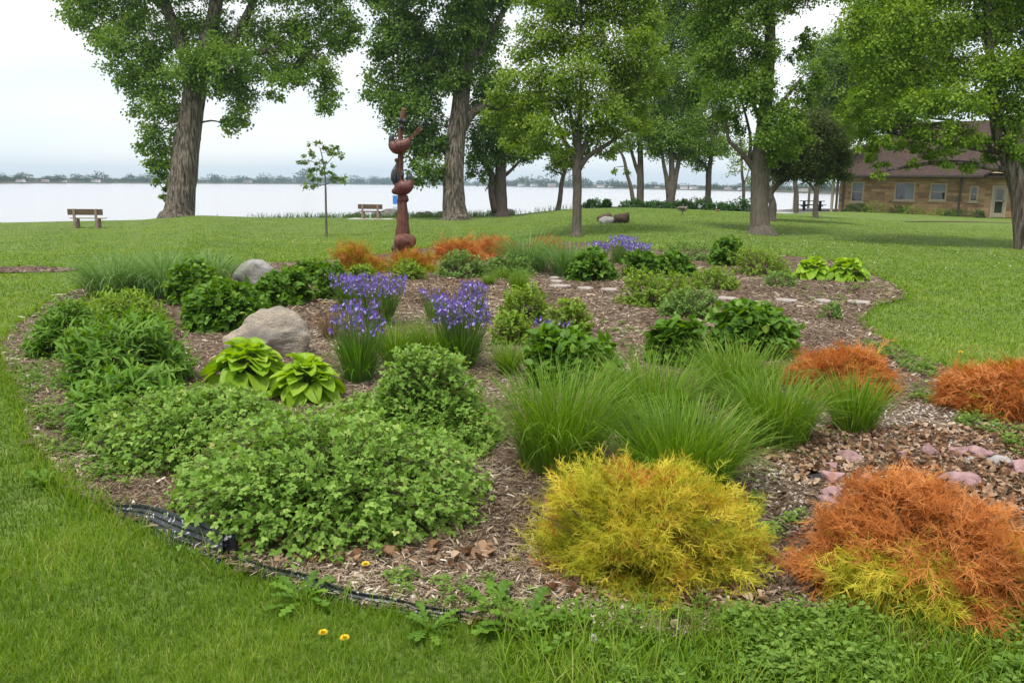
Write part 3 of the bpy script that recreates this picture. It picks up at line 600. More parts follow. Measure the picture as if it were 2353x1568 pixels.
tree('maple_tree', 'massive maple trunk with spreading roots on the lawn right of the purple flowers', 'tree', 28.5,
     [(1745, 546, 66), (1745, 520, 46), (1745, 470, 40), (1747, 400, 42), (1748, 360, 44), (1755, 290, 34), (1762, 200, 28), (1768, 100, 25), (1770, 0, 22), (1775, -120, 14)],
     [[(1740, 395, 24), (1722, 375, 15), (1700, 348, 11), (1676, 325, 9), (1668, 290, 6), (1660, 240, 4)], [(1720, 372, 10), (1724, 320, 8), (1714, 270, 6), (1700, 220, 4)], [(1755, 300, 16), (1735, 250, 10), (1700, 180, 7)], [(1758, 280, 14), (1800, 230, 9), (1840, 180, 6)]],
     [(1650, 20, 60, 40), (1610, 60, 45, 35), (1700, 60, 60, 40), (1660, 110, 60, 36), (1620, 150, 45, 26), (1700, 150, 50, 35), (1650, 205, 50, 26), (1710, 215, 45, 30, -1), (1660, 255, 36, 18), (1750, 110, 38, 40, -1), (1745, 180, 40, 36, -1), (1745, 20, 45, 35, -1), (1770, 250, 40, 32, -1), (1790, 300, 50, 26, -1), (1820, 265, 42, 28), (1830, 315, 36, 18),
      (1790, 345, 36, 15, -1), (1775, 375, 26, 8, -1), (1820, 350, 24, 10, -1), (1840, 210, 36, 28), (1870, 170, 34, 30), (1820, 5, 42, 18), (1860, 90, 28, 24), (1690, 290, 26, 16), (1830, 130, 20, 16),
      (1640, -60, 90, 60), (1760, -60, 90, 60), (1870, -50, 60, 40), (1700, -170, 110, 80), (1820, -170, 100, 70)],
     .09, M['maple2'], M['bark2'], lai=2.8, cr=.32)
tree('ornamental_tree', 'low dark bronze leaved tree with crooked trunk left of the brick house', 'tree', 37,
     [(1773, 506, 20), (1775, 470, 17), (1770, 445, 14), (1785, 425, 12), (1800, 400, 9)], [[(1772, 450, 9), (1764, 430, 7), (1766, 405, 5)], [(1783, 428, 9), (1815, 408, 7), (1860, 400, 5), (1900, 390, 3)]],
     [(1800, 375, 50, 26), (1850, 360, 55, 30), (1900, 372, 42, 22), (1845, 320, 60, 35), (1790, 400, 32, 14), (1905, 330, 50, 34), (1940, 362, 26, 18), (1780, 340, 40, 28), (1850, 395, 34, 10), (1860, 270, 50, 30), (1900, 290, 60, 34), (1830, 300, 60, 30), (1930, 400, 30, 12), (1880, 408, 30, 10), (1800, 340, 60, 34)], .085, M['brown'], M['darkbark'], lai=3.4, cr=.3)
tree('ornamental_tree', 'small spreading tree in front of the house porch', 'tree', 44,
     [(1874, 484, 14), (1874, 460, 12), (1876, 437, 10), (1880, 410, 7)], [[(1875, 442, 7), (1862, 425, 5), (1845, 412, 3)], [(1877, 432, 6), (1895, 415, 4), (1915, 400, 3)]],
     [(1850, 395, 26, 10), (1900, 392, 30, 12), (1880, 378, 36, 16), (1925, 375, 24, 14)], .09, M['maple2'], M['darkbark'], lai=2.5)
tree('lake_tree', 'leaning grey trunk seen under the porch beside the lake', 'tree', 60,
     [(1834, 478, 12), (1829, 450, 11), (1826, 420, 10), (1824, 380, 8)], [], [(1830, 360, 40, 20), (1860, 340, 40, 26), (1900, 330, 50, 26), (1940, 290, 60, 40)], .12, M['maple2'], M['bark2'], lai=2)
tree('shade_tree', 'tall green tree rising behind the house roof at its left corner', 'tree', 66,
     [(1950, 478, 26), (1945, 420, 20), (1940, 340, 16), (1950, 240, 12), (1960, 120, 8)], [[(1945, 400, 12), (1985, 300, 8), (2020, 200, 6)]],
     [(1885, 130, 55, 45), (1930, 190, 70, 50), (1900, 240, 55, 40), (1960, 260, 70, 45), (1985, 120, 75, 55), (1990, 190, 70, 50), (2050, 150, 70, 60), (2040, 240, 70, 45), (2010, 60, 70, 50), (1925, 300, 45, 30), (1930, 90, 40, 30), (2120, 100, 90, 60), (2110, 200, 80, 50), (2050, 40, 80, 50), (2080, -40, 120, 60)],
     .15, M['maple2'], M['bark2'], lai=3)
tree('honey_locust_tree', 'bright yellow green tree at the right edge with a branch crown hanging over the house', 'tree', 25.5,
     [(2362, 562, 62), (2352, 530, 46), (2345, 470, 40), (2330, 400, 38), (2308, 345, 34), (2290, 290, 28), (2280, 200, 22), (2270, 80, 16), (2260, -60, 10)],
     [[(2310, 350, 18), (2037, 300, 10), (2190, 280, 7), (2110, 270, 4)], [(2290, 280, 14), (2200, 200, 9), (2100, 150, 6), (2020, 130, 4)], [(2330, 400, 20), (2380, 300, 14), (2440, 200, 9)]],
     [(1975, 35, 55, 32), (2060, 25, 75, 35), (2000, 90, 60, 32), (2080, 90, 70, 36), (2160, 50, 75, 42), (2260, 40, 75, 42), (2340, 50, 60, 45), (2020, 150, 55, 28), (2100, 160, 70, 34), (2190, 140, 70, 40), (2280, 140, 60, 40, -1), (2350, 150, 60, 45, -1), (1985, 205, 40, 22), (2060, 220, 60, 28), (2140, 225, 60, 30, -1), (2215, 220, 60, 34, -1), (2290, 220, 50, 34), (2345, 240, 45, 45, -1),
      (2010, 262, 45, 22), (2085, 280, 50, 22), (2150, 290, 45, 22, -1), (2220, 300, 40, 26, -1), (2330, 315, 30, 36, -1), (2020, 312, 30, 16), (2060, 330, 30, 12), (2005, 355, 22, 14), (2180, 340, 34, 16, -1), (2165, 368, 22, 11, -1), (2110, 330, 26, 14), (2262, 330, 24, 16), (2130, 350, 22, 12), (2030, 372, 18, 10), (1990, 330, 26, 14), (1975, 300, 26, 14), (2020, 395, 16, 8), (2100, 375, 20, 9), (2240, 375, 26, 12), (2050, 290, 44, 20), (2290, 350, 26, 14, 1), (1960, 250, 36, 20), (2360, 370, 26, 22),
      (2000, -50, 90, 50), (2120, -50, 110, 60), (2250, -50, 110, 60), (2380, -40, 100, 70), (2420, 120, 90, 90), (2450, 280, 80, 70), (2150, -160, 150, 80), (2330, -160, 150, 80), (2520, 0, 120, 100), (2560, 180, 110, 90), (2240, -270, 150, 80)],
     .085, M['locust'], M['bark'], lai=3.0, cr=.34, droop=.35)
tree('sapling', 'young staked size sapling with open crown on the lawn between the two benches', 'sapling', 31,
     [(750, 536, 5.5), (749, 500, 5), (748, 440, 4.5), (747, 410, 3.5), (742, 370, 2.5), (735, 340, 2)],
     [[(747, 425, 2), (720, 425, 1.4), (700, 420, 1)], [(747, 425, 2.2), (770, 412, 1.5), (795, 405, 1)], [(745, 390, 2), (720, 372, 1.4), (690, 368, 1)], [(744, 385, 2), (765, 360, 1.4), (780, 350, 1)]],
     [(714, 425, 20, 9), (728, 408, 20, 10), (782, 412, 20, 10), (768, 402, 16, 9), (722, 388, 20, 10), (752, 386, 16, 9), (698, 370, 18, 8), (712, 350, 18, 9), (728, 334, 20, 10), (750, 350, 20, 10), (765, 342, 16, 9), (775, 356, 14, 7), (738, 372, 14, 7)],
     .075, M['sapl'], M['bark2'], lai=1.6, cr=.22, droop=0)

# ---------------------------------------------------------------- garden plants
def dome_pts(n, c, r, h, lump=.16, ry=None, e_=2.5):
    """points on a lumpy dome and the outward direction there"""
    lb = rng.normal(size=(9, 3)); lb[:, 2] = np.abs(lb[:, 2]); lb = nrm(lb); am = rng.uniform(-1, 1, 9)
    d = rng.normal(size=(n, 3)); d[:, 2] = np.abs(d[:, 2])*1.15-.12; d = nrm(d)
    d = d/((np.hypot(d[:, 0], d[:, 1])**e_+np.abs(d[:, 2])**e_)**(1/e_))[:, None]
    k = 1+lump*(np.exp(-6*(1-d@lb.T))*am).sum(1)
    return c+d*k[:, None]*np.array([r, ry or r, h]), d
def bush(name, label, cat, box_, kind, mat, leaf, n, group=None, lump=.2, frac=.55, up_=.35, shoot_w=.003, per=9, twig='twig', ctr=None, k=.8, jitter=1.0, lname='foliage', spread=.35, flowers=None, hs=.95, vrange=(.45, .17), tipv=.25):
    reseed(label)
    if ctr is None: c, r, h = mound(*box_, k=k)
    else: c, r, h = ctr
    h *= hs*1.06; r *= 1.06; ry = r*.85
    root = empty(name, c, label, cat, group)
    ns = max(10, n//per); tips, d = dome_pts(ns, c, r*.93, h, lump, ry=ry)
    inr = rng.random(ns)**.35; bs = c+np.stack([(tips[:, 0]-c[0])*spread, (tips[:, 1]-c[1])*spread, np.zeros(ns)], -1)+rng.normal(size=(ns, 3))*[r*.08, r*.08, 0]
    tips = c+(tips-c)*(1-.28*rng.random(ns)**2)[:, None]
    mid = (bs+tips)/2+np.array([0, 0, 1])*h*.12
    B = lambda t: (1-t)[:, None]**2*bs[i_]+2*((1-t)*t)[:, None]*mid[i_]+t[:, None]**2*tips[i_]
    i_ = np.repeat(np.arange(ns), per); t = 1-frac*np.tile(np.linspace(0, 1, per), ns)**1.1*rng.uniform(.75, 1.1, ns*per); t = np.clip(t, .05, 1)
    p = B(t); tang = nrm(2*(1-t)[:, None]*(mid-bs)[i_]+2*t[:, None]*(tips-mid)[i_])
    side = nrm(np.cross(tang, rdir(len(t)))); outw = d[i_]
    dr = nrm(side*1.0+tang*.55+outw*.35+[0, 0, .0]); nn = nrm(outw*.55+[0, 0, up_+.4]+rdir(len(t))*.35*jitter)
    p = p+rng.normal(size=p.shape)*leaf*.25*jitter
    p[:, 2] = np.maximum(p[:, 2], c[2]+.015)
    mb = MB(); tm = {'tre': T_trefoil(), 'oval': T_oval(.27), 'heart': T_heart(), 'lance': T_lance(.12, .35), 'fine': T_oval(.3, .05, .1), 'diam': T_diam(.25)}[kind]
    sv = rng.normal(size=ns)*vrange[1]*.6
    a = np.clip(vrange[0]+sv[i_]+vrange[1]*.7*rng.normal(size=len(t))+tipv*(t > .96)*rng.random(len(t)), 0, 1)
    inst(mb, tm, p, frames(dr, nn), leaf*rng.uniform(.6, 1.2, len(t))*(1-.3*(t > .97)), a)
    mb.build(lname, mat, root)
    mb = MB(); q = [bs, (bs+2*mid+tips)/4, tips]
    segs(mb, q[0], q[1], shoot_w*1.4, shoot_w); segs(mb, q[1], q[2], shoot_w, shoot_w*.5); mb.build('stem', M[twig], root)
    return root, c, r, h

SG = 'low sumac mounds at the front of the bed'
bush('sumac_shrub', 'largest low green sumac mound, at the front beside the exposed black edging', 'shrub', (382, 968, 1148, 1288), 'tre', M['sumac'], .056, 15000, SG, lump=.12)
bush('sumac_shrub', 'peaked green sumac mound rising in front of the purple irises', 'shrub', (838, 796, 1118, 1050), 'tre', M['sumac'], .056, 8500, SG, lump=.15)
bush('sumac_shrub', 'wide low green sumac mound just behind the largest one', 'shrub', (735, 905, 1200, 1082), 'tre', M['sumac'], .058, 9800, SG, lump=.15)
bush('sumac_shrub', 'green sumac mound left of centre, below the golden hostas', 'shrub', (240, 888, 735, 1088), 'tre', M['sumac'], .056, 11500, SG, lump=.15)
LG = 'lance leaved perennials at the left end of the bed'
bush('leafy_perennial', 'dark leafy perennial nearest the left corner of the bed', 'plant', (68, 690, 240, 830), 'lance', M['lance'], .115, 1900, LG, per=10)
bush('leafy_perennial', 'light green spreading perennial patch below the arching grasses at left', 'plant', (150, 668, 395, 775), 'lance', M['spirea'], .10, 3000, LG, per=10, lump=.1)
bush('leafy_perennial', 'tall lance leaved perennial above the left sumac mound', 'plant', (165, 745, 435, 905), 'lance', M['lance'], .125, 3600, LG, per=10)
bush('leafy_perennial', 'dark lance leaved perennial at the lower left rim, touching the sumac', 'plant', (180, 855, 425, 1010), 'lance', M['lance'], .12, 2600, LG, per=10)
HG = 'broad leaved hydrangea bushes'
for lb, bx, n, lf in [
    ('dark green hydrangea bush just behind the big tan boulder', (432, 655, 615, 765), 1500, .105),
    ('yellow green hydrangea bush between the arching grass and the one behind the boulder', (385, 622, 500, 705), 900, .10),
    ('hydrangea bush right in front of the grey rear boulder', (590, 636, 702, 704), 1000, .10),
    ('small leafy bush just right of the rear boulder', (672, 598, 765, 655), 600, .09),
    ('leafy bush half hidden behind the leftmost irises', (728, 605, 790, 690), 500, .09),
    ('rounded hydrangea bush behind the flagstones and below the far irises', (1295, 568, 1420, 648), 1200, .10),
    ('hydrangea bush with pale buds behind the front ornamental grass', (1225, 785, 1400, 905), 1400, .11),
    ('hydrangea bush left of the larger one, above the right grasses', (1500, 748, 1618, 845), 1000, .11),
    ('largest rounded hydrangea bush above the right hand orange cypress', (1640, 712, 1815, 826), 1500, .11),
    ('round dark bush at the back near the big maple trunk', (1630, 552, 1705, 612), 700, .10),
    ('bush right of the rounded one under the far irises', (1435, 584, 1512, 640), 700, .10),
    ('leafy bush touching the right side of another below the far irises', (1503, 582, 1592, 638), 800, .10)]:
    bx = (bx[0]-4, bx[1]-6, bx[2]+4, bx[3]+2); o, c, r, h = bush('hydrangea_bush', lb, 'bush', bx, 'heart', M['hyd'], lf, int(n*1.7), HG, per=8, lump=.14, frac=.5)
bush('spirea_shrub', 'small bright green shrub in front of the leftmost orange cypress', 'shrub', (795, 604, 862, 648), 'fine', M['spirea'], .06, 1300, 'spirea shrubs', per=10)
SPG = 'spirea shrubs'
for lb, bx, n, lf, mt in [
    ('small bright green shrub in front of the carved post', (900, 597, 980, 645), 1300, .06, 'spirea'),
    ('rounded light green shrub right of the middle irises', (1150, 670, 1262, 745), 1900, .06, 'spirea'),
    ('smaller light green shrub just in front of the rounded one by the irises', (1138, 730, 1222, 798), 1400, .055, 'spirea'),
    ('light green shrub behind the lone sparse iris clump', (1265, 684, 1355, 775), 1800, .055, 'spirea'),
    ('wide light green shrub in the open mulch right of the flagstones', (1412, 632, 1590, 710), 3000, .06, 'spirea'),
    ('pale shrub in front of the wide light green one', (1515, 672, 1648, 735), 2300, .055, 'greyleaf'),
    ('pale shrub behind the wide light green one', (1580, 618, 1705, 670), 2200, .055, 'spirea'),
    ('green shrub left of the far hostas', (1690, 572, 1812, 635), 2400, .06, 'spirea'),
    ('grey green shrub in front of the long orange cypress row', (1000, 582, 1115, 640), 2400, .06, 'greyleaf'),
    ('grey green shrub in front of the feathery grass', (1095, 580, 1235, 642), 2600, .06, 'greyleaf'),
    ('small low shrub in front of the left far hosta', (1752, 624, 1830, 660), 900, .05, 'greyleaf'),
    ('tiny isolated green shrub near the lawn corner', (1888, 692, 1938, 735), 500, .05, 'greyleaf'),
    ('low wispy shrub between the far irises and the round dark bush', (1510, 562, 1640, 600), 1500, .06, 'greyleaf')]:
    bx = (bx[0]-5, bx[1]-7, bx[2]+5, bx[3]+2); bush('spirea_shrub', lb, 'shrub', bx, 'fine', M[mt], lf, n, SPG, per=10)

def hosta(label, bx, leaf, n=46, k=.6, group='golden hostas'):
    reseed(label); c, r, h = mound(*bx, k=k); root = empty('hosta', c, label, 'hosta', group)
    mb = MB(); st = MB()
    nu, nv = 9, 9; uu, vv = np.meshgrid(np.linspace(-1, 1, nu), np.linspace(0, 1, nv))
    wv = np.sin(np.pi*np.clip(vv, 0, 1)**.64)**.52*.47; wv[-1] = 0.0
    f = np.array([[i*nu+j, i*nu+j+1, (i+1)*nu+j+1, (i+1)*nu+j] for i in range(nv-1) for j in range(nu-1)])
    for i in range(n):
        q = i/n; az = i*2.4+rng.normal()*.25; el = (1-q); # inner leaves upright, outer ones low
        reach = r*(.12+.72*q)*rng.uniform(.85, 1.1); zz = h*(.95-.70*q**1.5)*rng.uniform(.85, 1.05)
        u = np.array([math.cos(az), math.sin(az), 0]); b = c+u*reach*.75+[0, 0, max(.03, zz*.82)]
        ln = leaf*rng.uniform(.75, 1.1)*(.75+.35*q); pitch = R_(52-82*q)+rng.normal()*.28; az += rng.normal()*.4; roll = rng.normal()*.35
        X = uu*wv*ln; Yv = vv*ln; Z = .30*np.abs(uu)**1.5*wv*ln+.02*ln*np.cos(uu*13)*np.sin(np.pi*vv)+.03*ln*np.sin(vv*9+az*3)*np.abs(uu)
        bend = -.9*vv**2*ln*(.35+.45*q)
        X, Z = X*math.cos(roll)-Z*math.sin(roll), Z*math.cos(roll)+X*math.sin(roll)
        y2 = Yv*math.cos(pitch)-(Z+0)*math.sin(pitch); z2 = Yv*math.sin(pitch)+Z*math.cos(pitch)+bend*.75
        s = np.array([-u[1], u[0], 0]); V = b+X[..., None]*s+y2[..., None]*u+z2[..., None]*np.array([0, 0, 1.])
        V[..., 2] = np.maximum(V[..., 2], c[2]+.02)
        mb.add(V, f, np.clip(.5+.3*(1-q)+rng.normal()*.15-.1, 0, 1))
        tube(st, [c+rng.normal(size=3)*[.02, .02, 0], (c+b)/2+[0, 0, zz*.15], b+u*.02], [.006, .005, .004], 5, cap=False)
    mb.build('leaves', M['hosta'], root, smooth=True); st.build('stem', M['stem'], root, smooth=True)
hosta('golden green hosta before the big tan boulder, left one of the near pair', (468, 772, 676, 900), .195, 95)
hosta('brighter yellow hosta beside the boulder, right one of the near pair', (624, 806, 784, 934), .185, 85)
hosta('left one of the two hostas at the back corner by the lawn', (1818, 588, 1912, 645), .22, 75)
hosta('right one of the two hostas at the back corner by the lawn', (1892, 586, 1998, 650), .22, 85)

# iris flower: three hanging falls and three upright standards
def flower_mesh():
    mb = MB(); v, f = T_oval(.36, -.1, .0)
    for i in range(3):
        az = i*2.094; M1 = np.array(Matrix.Rotation(az, 3, 'Z') @ Matrix.Rotation(R_(-35), 3, 'X')); vv = v.copy(); vv[:, 2] -= .5*vv[:, 1]**2
        mb.add(vv @ M1.T*.037, f, (.45, .7, .95)[i])
        M2 = np.array(Matrix.Rotation(az+1.05, 3, 'Z') @ Matrix.Rotation(R_(62), 3, 'X')); vv = v*[.8, 1, 1]; mb.add(vv @ M2.T*.034, f, .3)
    o = mb.build('flower', M['petal']); me = o.data; bpy.data.objects.remove(o); return me
FLM = flower_mesh()
def iris(label, bx, nb=230, nf=40, wid=.0085, group='purple iris clumps', fl=1.0, bare=.25, k=.35, br=.33):
    reseed(label); l, t, r_, b = bx; c, r, h = mound(l, t, r_, b, k=k); r *= 1.12; root = empty('iris_clump', c, label, 'iris', group)
    n = nb; az = rng.uniform(0, 6.28, n); q = np.sqrt(rng.random(n)); p = np.stack([c[0]+np.cos(az)*q*r*br, c[1]+np.sin(az)*q*r*br, np.full(n, c[2])], -1)
    mb = MB(); blades(mb, p, az+rng.normal(size=n)*.5, .08+.22*q+.05*rng.normal(size=n), h*rng.uniform(.55, .86, n), np.full(n, wid), rng.uniform(.05, .7, n)*(.4+q), np.clip(.5+.2*rng.normal(size=n), 0, 1), seg=4)
    m2 = nb//5; az2 = rng.uniform(0, 6.28, m2); blades(mb, np.stack([c[0]+np.cos(az2)*r*br, c[1]+np.sin(az2)*r*br, np.full(m2, c[2])], -1), az2, rng.uniform(.3, .55, m2), h*rng.uniform(.55, .85, m2), np.full(m2, wid), rng.uniform(1.2, 2.2, m2), rng.random(m2), seg=5)
    mb.build('leaves', M['iris'], root)
    st = MB(); m = int(nf*1.25); az = rng.uniform(0, 6.28, m); q = np.sqrt(rng.random(m)); b0 = np.stack([c[0]+np.cos(az)*q*r*br, c[1]+np.sin(az)*q*r*br, np.full(m, c[2])], -1)
    tp = np.stack([c[0]+np.cos(az)*q*r*.85, c[1]+np.sin(az)*q*r*.85, c[2]+h*rng.uniform(.66, 1.0, m)], -1); segs(st, b0, tp, .0035, .0025)
    nbud = int(nf*(bare+.25)*3); ib = rng.integers(0, m, nbud); pb = tp[ib]+rng.normal(size=(nbud, 3))*[.05, .05, .05]; pb[:, 2] = np.minimum(pb[:, 2], c[2]+h); segs(st, pb-[0, 0, .06], pb, .002, .002)
    segs(st, pb, pb+rng.normal(size=(nbud, 3))*.008+[0, 0, .03], .0045, .001, m=1); st.build('stem', [M['stem'], M['bud']], root)
    for i in range(m):
        o = bpy.data.objects.new('flower', FLM); COL.objects.link(o); o.parent = root; o.location = tp[i]-c+np.array([0, 0, .005])
        o.rotation_euler = (rng.normal()*.35, rng.normal()*.35, rng.uniform(0, 6.28)); s = fl*rng.uniform(.62, 1.08); o.scale = (s, s, s)
    return c, r, h
iris('iris clump farthest left at the back, above the wide one', (755, 630, 850, 715), 220, 75, .010)
iris('widest purple iris clump, in the middle of the left group', (792, 634, 940, 752), 340, 150, .010, bare=.15)
iris('front left iris clump whose long leaves stand clear beside the hostas', (755, 696, 892, 886), 330, 72, .009, bare=.5)
iris('small fading iris clump at the back, left of the tallest middle one', (965, 660, 1035, 745), 130, 20, .010, bare=.8)
iris('slim iris clump at the back right of the middle group', (1050, 648, 1122, 745), 170, 60, .010)
iris('full iris clump in the middle, behind the peaked sumac', (990, 684, 1128, 852), 320, 125, .009, bare=.4)
iris('sparse iris clump with few flowers left of the light green shrub', (1215, 732, 1312, 830), 170, 17, .009, bare=.9)
iris('far iris clump under the young maple, leftmost of three', (1346, 556, 1402, 605), 140, 44, .012, fl=1.4, bare=.1, br=.5)
iris('far iris clump behind the rounded hydrangea, topmost of three', (1392, 543, 1465, 608), 140, 60, .012, fl=1.4, bare=.1, br=.5)
iris('far iris clump on the right, lowest of three', (1430, 560, 1497, 612), 140, 56, .012, fl=1.4, bare=.1, br=.5)

def ograss(label, bx, n, wid, mat='ograss', cat='grass', group='ornamental grass clumps', name='ornamental_grass', k=.5, br=.5, lean=.12, dro=(.2, 1.7), seg=5, over=1.22):
    reseed(label); c, r, h = mound(*bx, k=k); root = empty(name, c, label, cat, group)
    az = rng.uniform(0, 6.28, n); q = np.sqrt(rng.random(n)); p = np.stack([c[0]+np.cos(az)*q*r*br, c[1]+np.sin(az)*q*r*br, np.full(n, c[2])], -1)
    dr = rng.uniform(dro[0], dro[1], n)*(.35+.8*q)+(rng.random(n) < .12)*rng.uniform(.4, 1.4, n); ln = h*over*rng.uniform(.6, 1.08, n)*(1+.12*dr)
    mb = MB(); blades(mb, p, az+rng.normal(size=n)*.6, lean+(.36 if br < .6 else .24)*q*(r/h)+.07*rng.normal(size=n), ln, np.full(n, wid)*rng.uniform(.7, 1.2, n), dr, np.clip(.48+.2*rng.normal(size=n)+(rng.random(n) < .03)*.4, 0, 1), seg=seg)
    mb.build('blades', M[mat], root)
    n2 = n//12; az = rng.uniform(0, 6.28, n2); p = np.stack([c[0]+np.cos(az)*r*br, c[1]+np.sin(az)*r*br, np.full(n2, c[2]+.005)], -1)
    mb = MB(); blades(mb, p, az, rng.uniform(.6, 1.2, n2), h*rng.uniform(.2, .5, n2), np.full(n2, wid*.8), rng.uniform(.5, 1, n2), rng.uniform(.2, .9, n2), seg=3); mb.build('dry_blades', M['dead'], root)
ograss('tall grass clump at the front left of the grass group, beside the sumac', (1168, 872, 1400, 1100), 900, .0075, br=.72, lean=.04, dro=(.25, 1.9))
ograss('tall grass clump at the back of the group behind the front ones', (1370, 838, 1620, 1005), 950, .0075, br=.72, lean=.04, dro=(.25, 1.9))
ograss('front grass clump directly behind the golden cypress', (1395, 950, 1715, 1145), 1300, .0075, br=.72, lean=.04, dro=(.25, 1.9))
ograss('rearmost grass clump of the group, below the largest hydrangea', (1588, 800, 1792, 945), 850, .0075, br=.72, lean=.04, dro=(.25, 1.9))
ograss('grass clump at the right of the group, before the orange cypress', (1668, 878, 1872, 1035), 900, .0075, br=.72, lean=.04, dro=(.25, 1.9))
ograss('small isolated upright grass clump in front of the middle orange cypress', (1880, 872, 2032, 1005), 480, .008, dro=(.1, .9))
AG = 'arching feathery grasses'
ograss('widest arching grass at the far left of the bed', (192, 592, 350, 688), 760, .012, 'feather', group=AG, dro=(.9, 2.4), br=.75, over=1.35)
ograss('arching grass second from the left end', (310, 588, 450, 690), 760, .012, 'feather', group=AG, dro=(.9, 2.4), br=.75, over=1.35)
ograss('arching grass touching the grey rear boulder', (436, 585, 540, 668), 480, .013, 'feather', group=AG, dro=(.8, 2.2), br=.7, over=1.3)
ograss('feathery blue green grass right of the long orange cypress', (1152, 541, 1272, 628), 600, .013, 'feather', group=AG, dro=(.8, 2.2), br=.7, over=1.3)
ograss('lighter feathery grass left of the rounded hydrangea', (1245, 560, 1345, 638), 420, .013, 'feather', group=AG, dro=(.3, 1.5), br=.5)
TG = 'small round grass tufts'
for lb, bx, n in [('small grass tuft left of the brighter round one by the path', (1100, 626, 1145, 658), 260), ('round bright grass tuft standing beside the flagstones', (1158, 622, 1220, 672), 420), ('low grass tuft behind the two round ones', (1128, 612, 1172, 645), 240),
                  ('dense tuft right of the full iris clump', (1128, 790, 1206, 868), 420), ('loose tuft between the two iris groups', (948, 738, 1050, 850), 520), ('loose tuft right of the front left irises', (852, 742, 965, 852), 560)]:
    ograss(lb, bx, n, .006, 'ograss', group=TG, name='grass_tuft', br=.35, lean=.2, dro=(.2, 1.3), seg=4)
ograss('half dry brownish tuft left of the front irises', (722, 722, 792, 782), 220, .005, 'dead', group=TG, name='grass_tuft', br=.4, lean=.2, dro=(.2, 1.0), seg=4)

SPR = [T_spray(13, s) for s in range(4)]
def cypress(label, bx, n, size, patch, k=.78, group='thread leaf cypress shrubs', tuft=80, hs=.84, rv=.88, hang=0):
    """patch(d, tip) -> colour value: under .45 golden green, over .55 orange"""
    reseed(label); c, r, h = mound(*bx, k=k); h *= hs; root = empty('thread_cypress', c, label, 'shrub', group)
    nt_ = max(24, n//tuft); tc_, td = dome_pts(nt_, c, r*rv, h, .15, ry=r*.88, e_=2.15); tr_ = rng.uniform(.66, 1.06, nt_); tv = rng.normal(size=nt_)*.07
    j = rng.integers(0, nt_, n); sh = 1-.42*rng.random(n)**2; sg = r*1.15/math.sqrt(nt_)*1.5
    p = c+(tc_[j]-c)*(tr_[j]*sh)[:, None]+rng.normal(size=(n, 3))*[sg, sg, sg*.6]*.75
    d = nrm((p-c)/[r, r*.88, h]); td = nrm(td); fall = nrm(td+rng.normal(size=td.shape)*.35+[0, 0, .15])
    tg = rdir(n); tg = nrm(tg-d*(tg*d).sum(1)[:, None]); dirs = nrm(d*.42+fall[j]*.42+tg*.62+[0, 0, .12-hang]); ln = size*rng.uniform(.6, 1.25, n)
    p = p-dirs*ln[:, None]*.5; p[:, 2] = np.maximum(p[:, 2], c[2]+.02)
    nn = nrm(d*.6+rdir(n)*.5+[0, 0, .5]); a = patch(d, p-c, r)+rng.normal(size=n)*.035+tv[j]
    mb = MB(); wsc = ln[:, None]*np.array([1, 1, 1])
    for s in range(4):
        kx = np.arange(n) % 4 == s; inst(mb, SPR[s], p[kx], frames(dirs[kx], nn[kx]), ln[kx], np.clip(a[kx], 0, 1))
    mb.build('foliage', M['cyp'], root)
    ns = n//14; tw = MB(); i = rng.integers(0, n, ns); segs(tw, np.repeat(c[None], ns, 0)+rng.normal(size=(ns, 3))*[r*.12, r*.12, 0]+[0, 0, .02], p[i], .006, .0025); tw.build('stem', M['twig'], root)
def P_gold(d, q, r):
    top = (d[:, 2] > .93)*(rng.random(len(d)) < .30); return np.where(top | (rng.random(len(d)) < .035), .8, .36-.13*(rng.random(len(d)) < .4)+.06*rng.normal(size=len(d)))
def P_orange(d, q, r): return np.where(rng.random(len(d)) < .03, .3, .80+.09*rng.normal(size=len(d)))
def P_mix(d, q, r):
    x, y, z = q[:, 0]/r, q[:, 1]/r, q[:, 2]/r
    x = x+.2
    g = ((x < .16) & (x > -.62) & (y < -.2) & (z < .42+.12*np.sin(x*9))) | ((x > .7) & (y < .2) & (z > .22) & (z < .5)) | ((np.abs(x+.15) < .2) & (y < -.3) & (z > .33) & (z < .47)) | ((x > -.1) & (x < .4) & (y < -.5) & (z < .12))
    return np.where(g & (rng.random(len(d)) < .93), .30+.08*rng.normal(size=len(d)), .82+.09*rng.normal(size=len(d)))
def P_olive(d, q, r): return np.where((rng.random(len(d)) < .35) | (q[:, 2] < .1), .12+.1*rng.random(len(d)), .78+.08*rng.normal(size=len(d)))
cypress('golden yellow thread cypress with orange tips at the front of the bed', (1200, 1052, 1718, 1385), 13000, .085, P_gold, hang=.15, hs=.97)
cypress('big half dead cypress, orange with yellow green patches, at the lower right', (1806, 1085, 2366, 1448), 13000, .10, P_mix, hang=.55, hs=.84)
cypress('orange dead cypress behind the small isolated grass clump', (1802, 790, 2045, 925), 5500, .15, P_orange, hang=.4)
cypress('orange dead cypress cut by the right edge of the photo', (2178, 822, 2420, 970), 5500, .15, P_orange, hang=.45)
cypress('leftmost orange and olive cypress, left of the carved post', (772, 558, 885, 628), 2200, .16, P_olive)
cypress('orange and olive cypress at the foot of the carved post', (902, 568, 1002, 628), 2000, .16, P_olive)
cypress('orange cypress forming the left half of the long orange row', (998, 556, 1110, 602), 2000, .17, P_orange)
cypress('orange cypress forming the right half of the long orange row', (1085, 546, 1182, 592), 2000, .17, P_orange)
cypress('orange cypress peeping out behind the feathery grass', (1215, 540, 1292, 582), 1200, .17, P_orange)

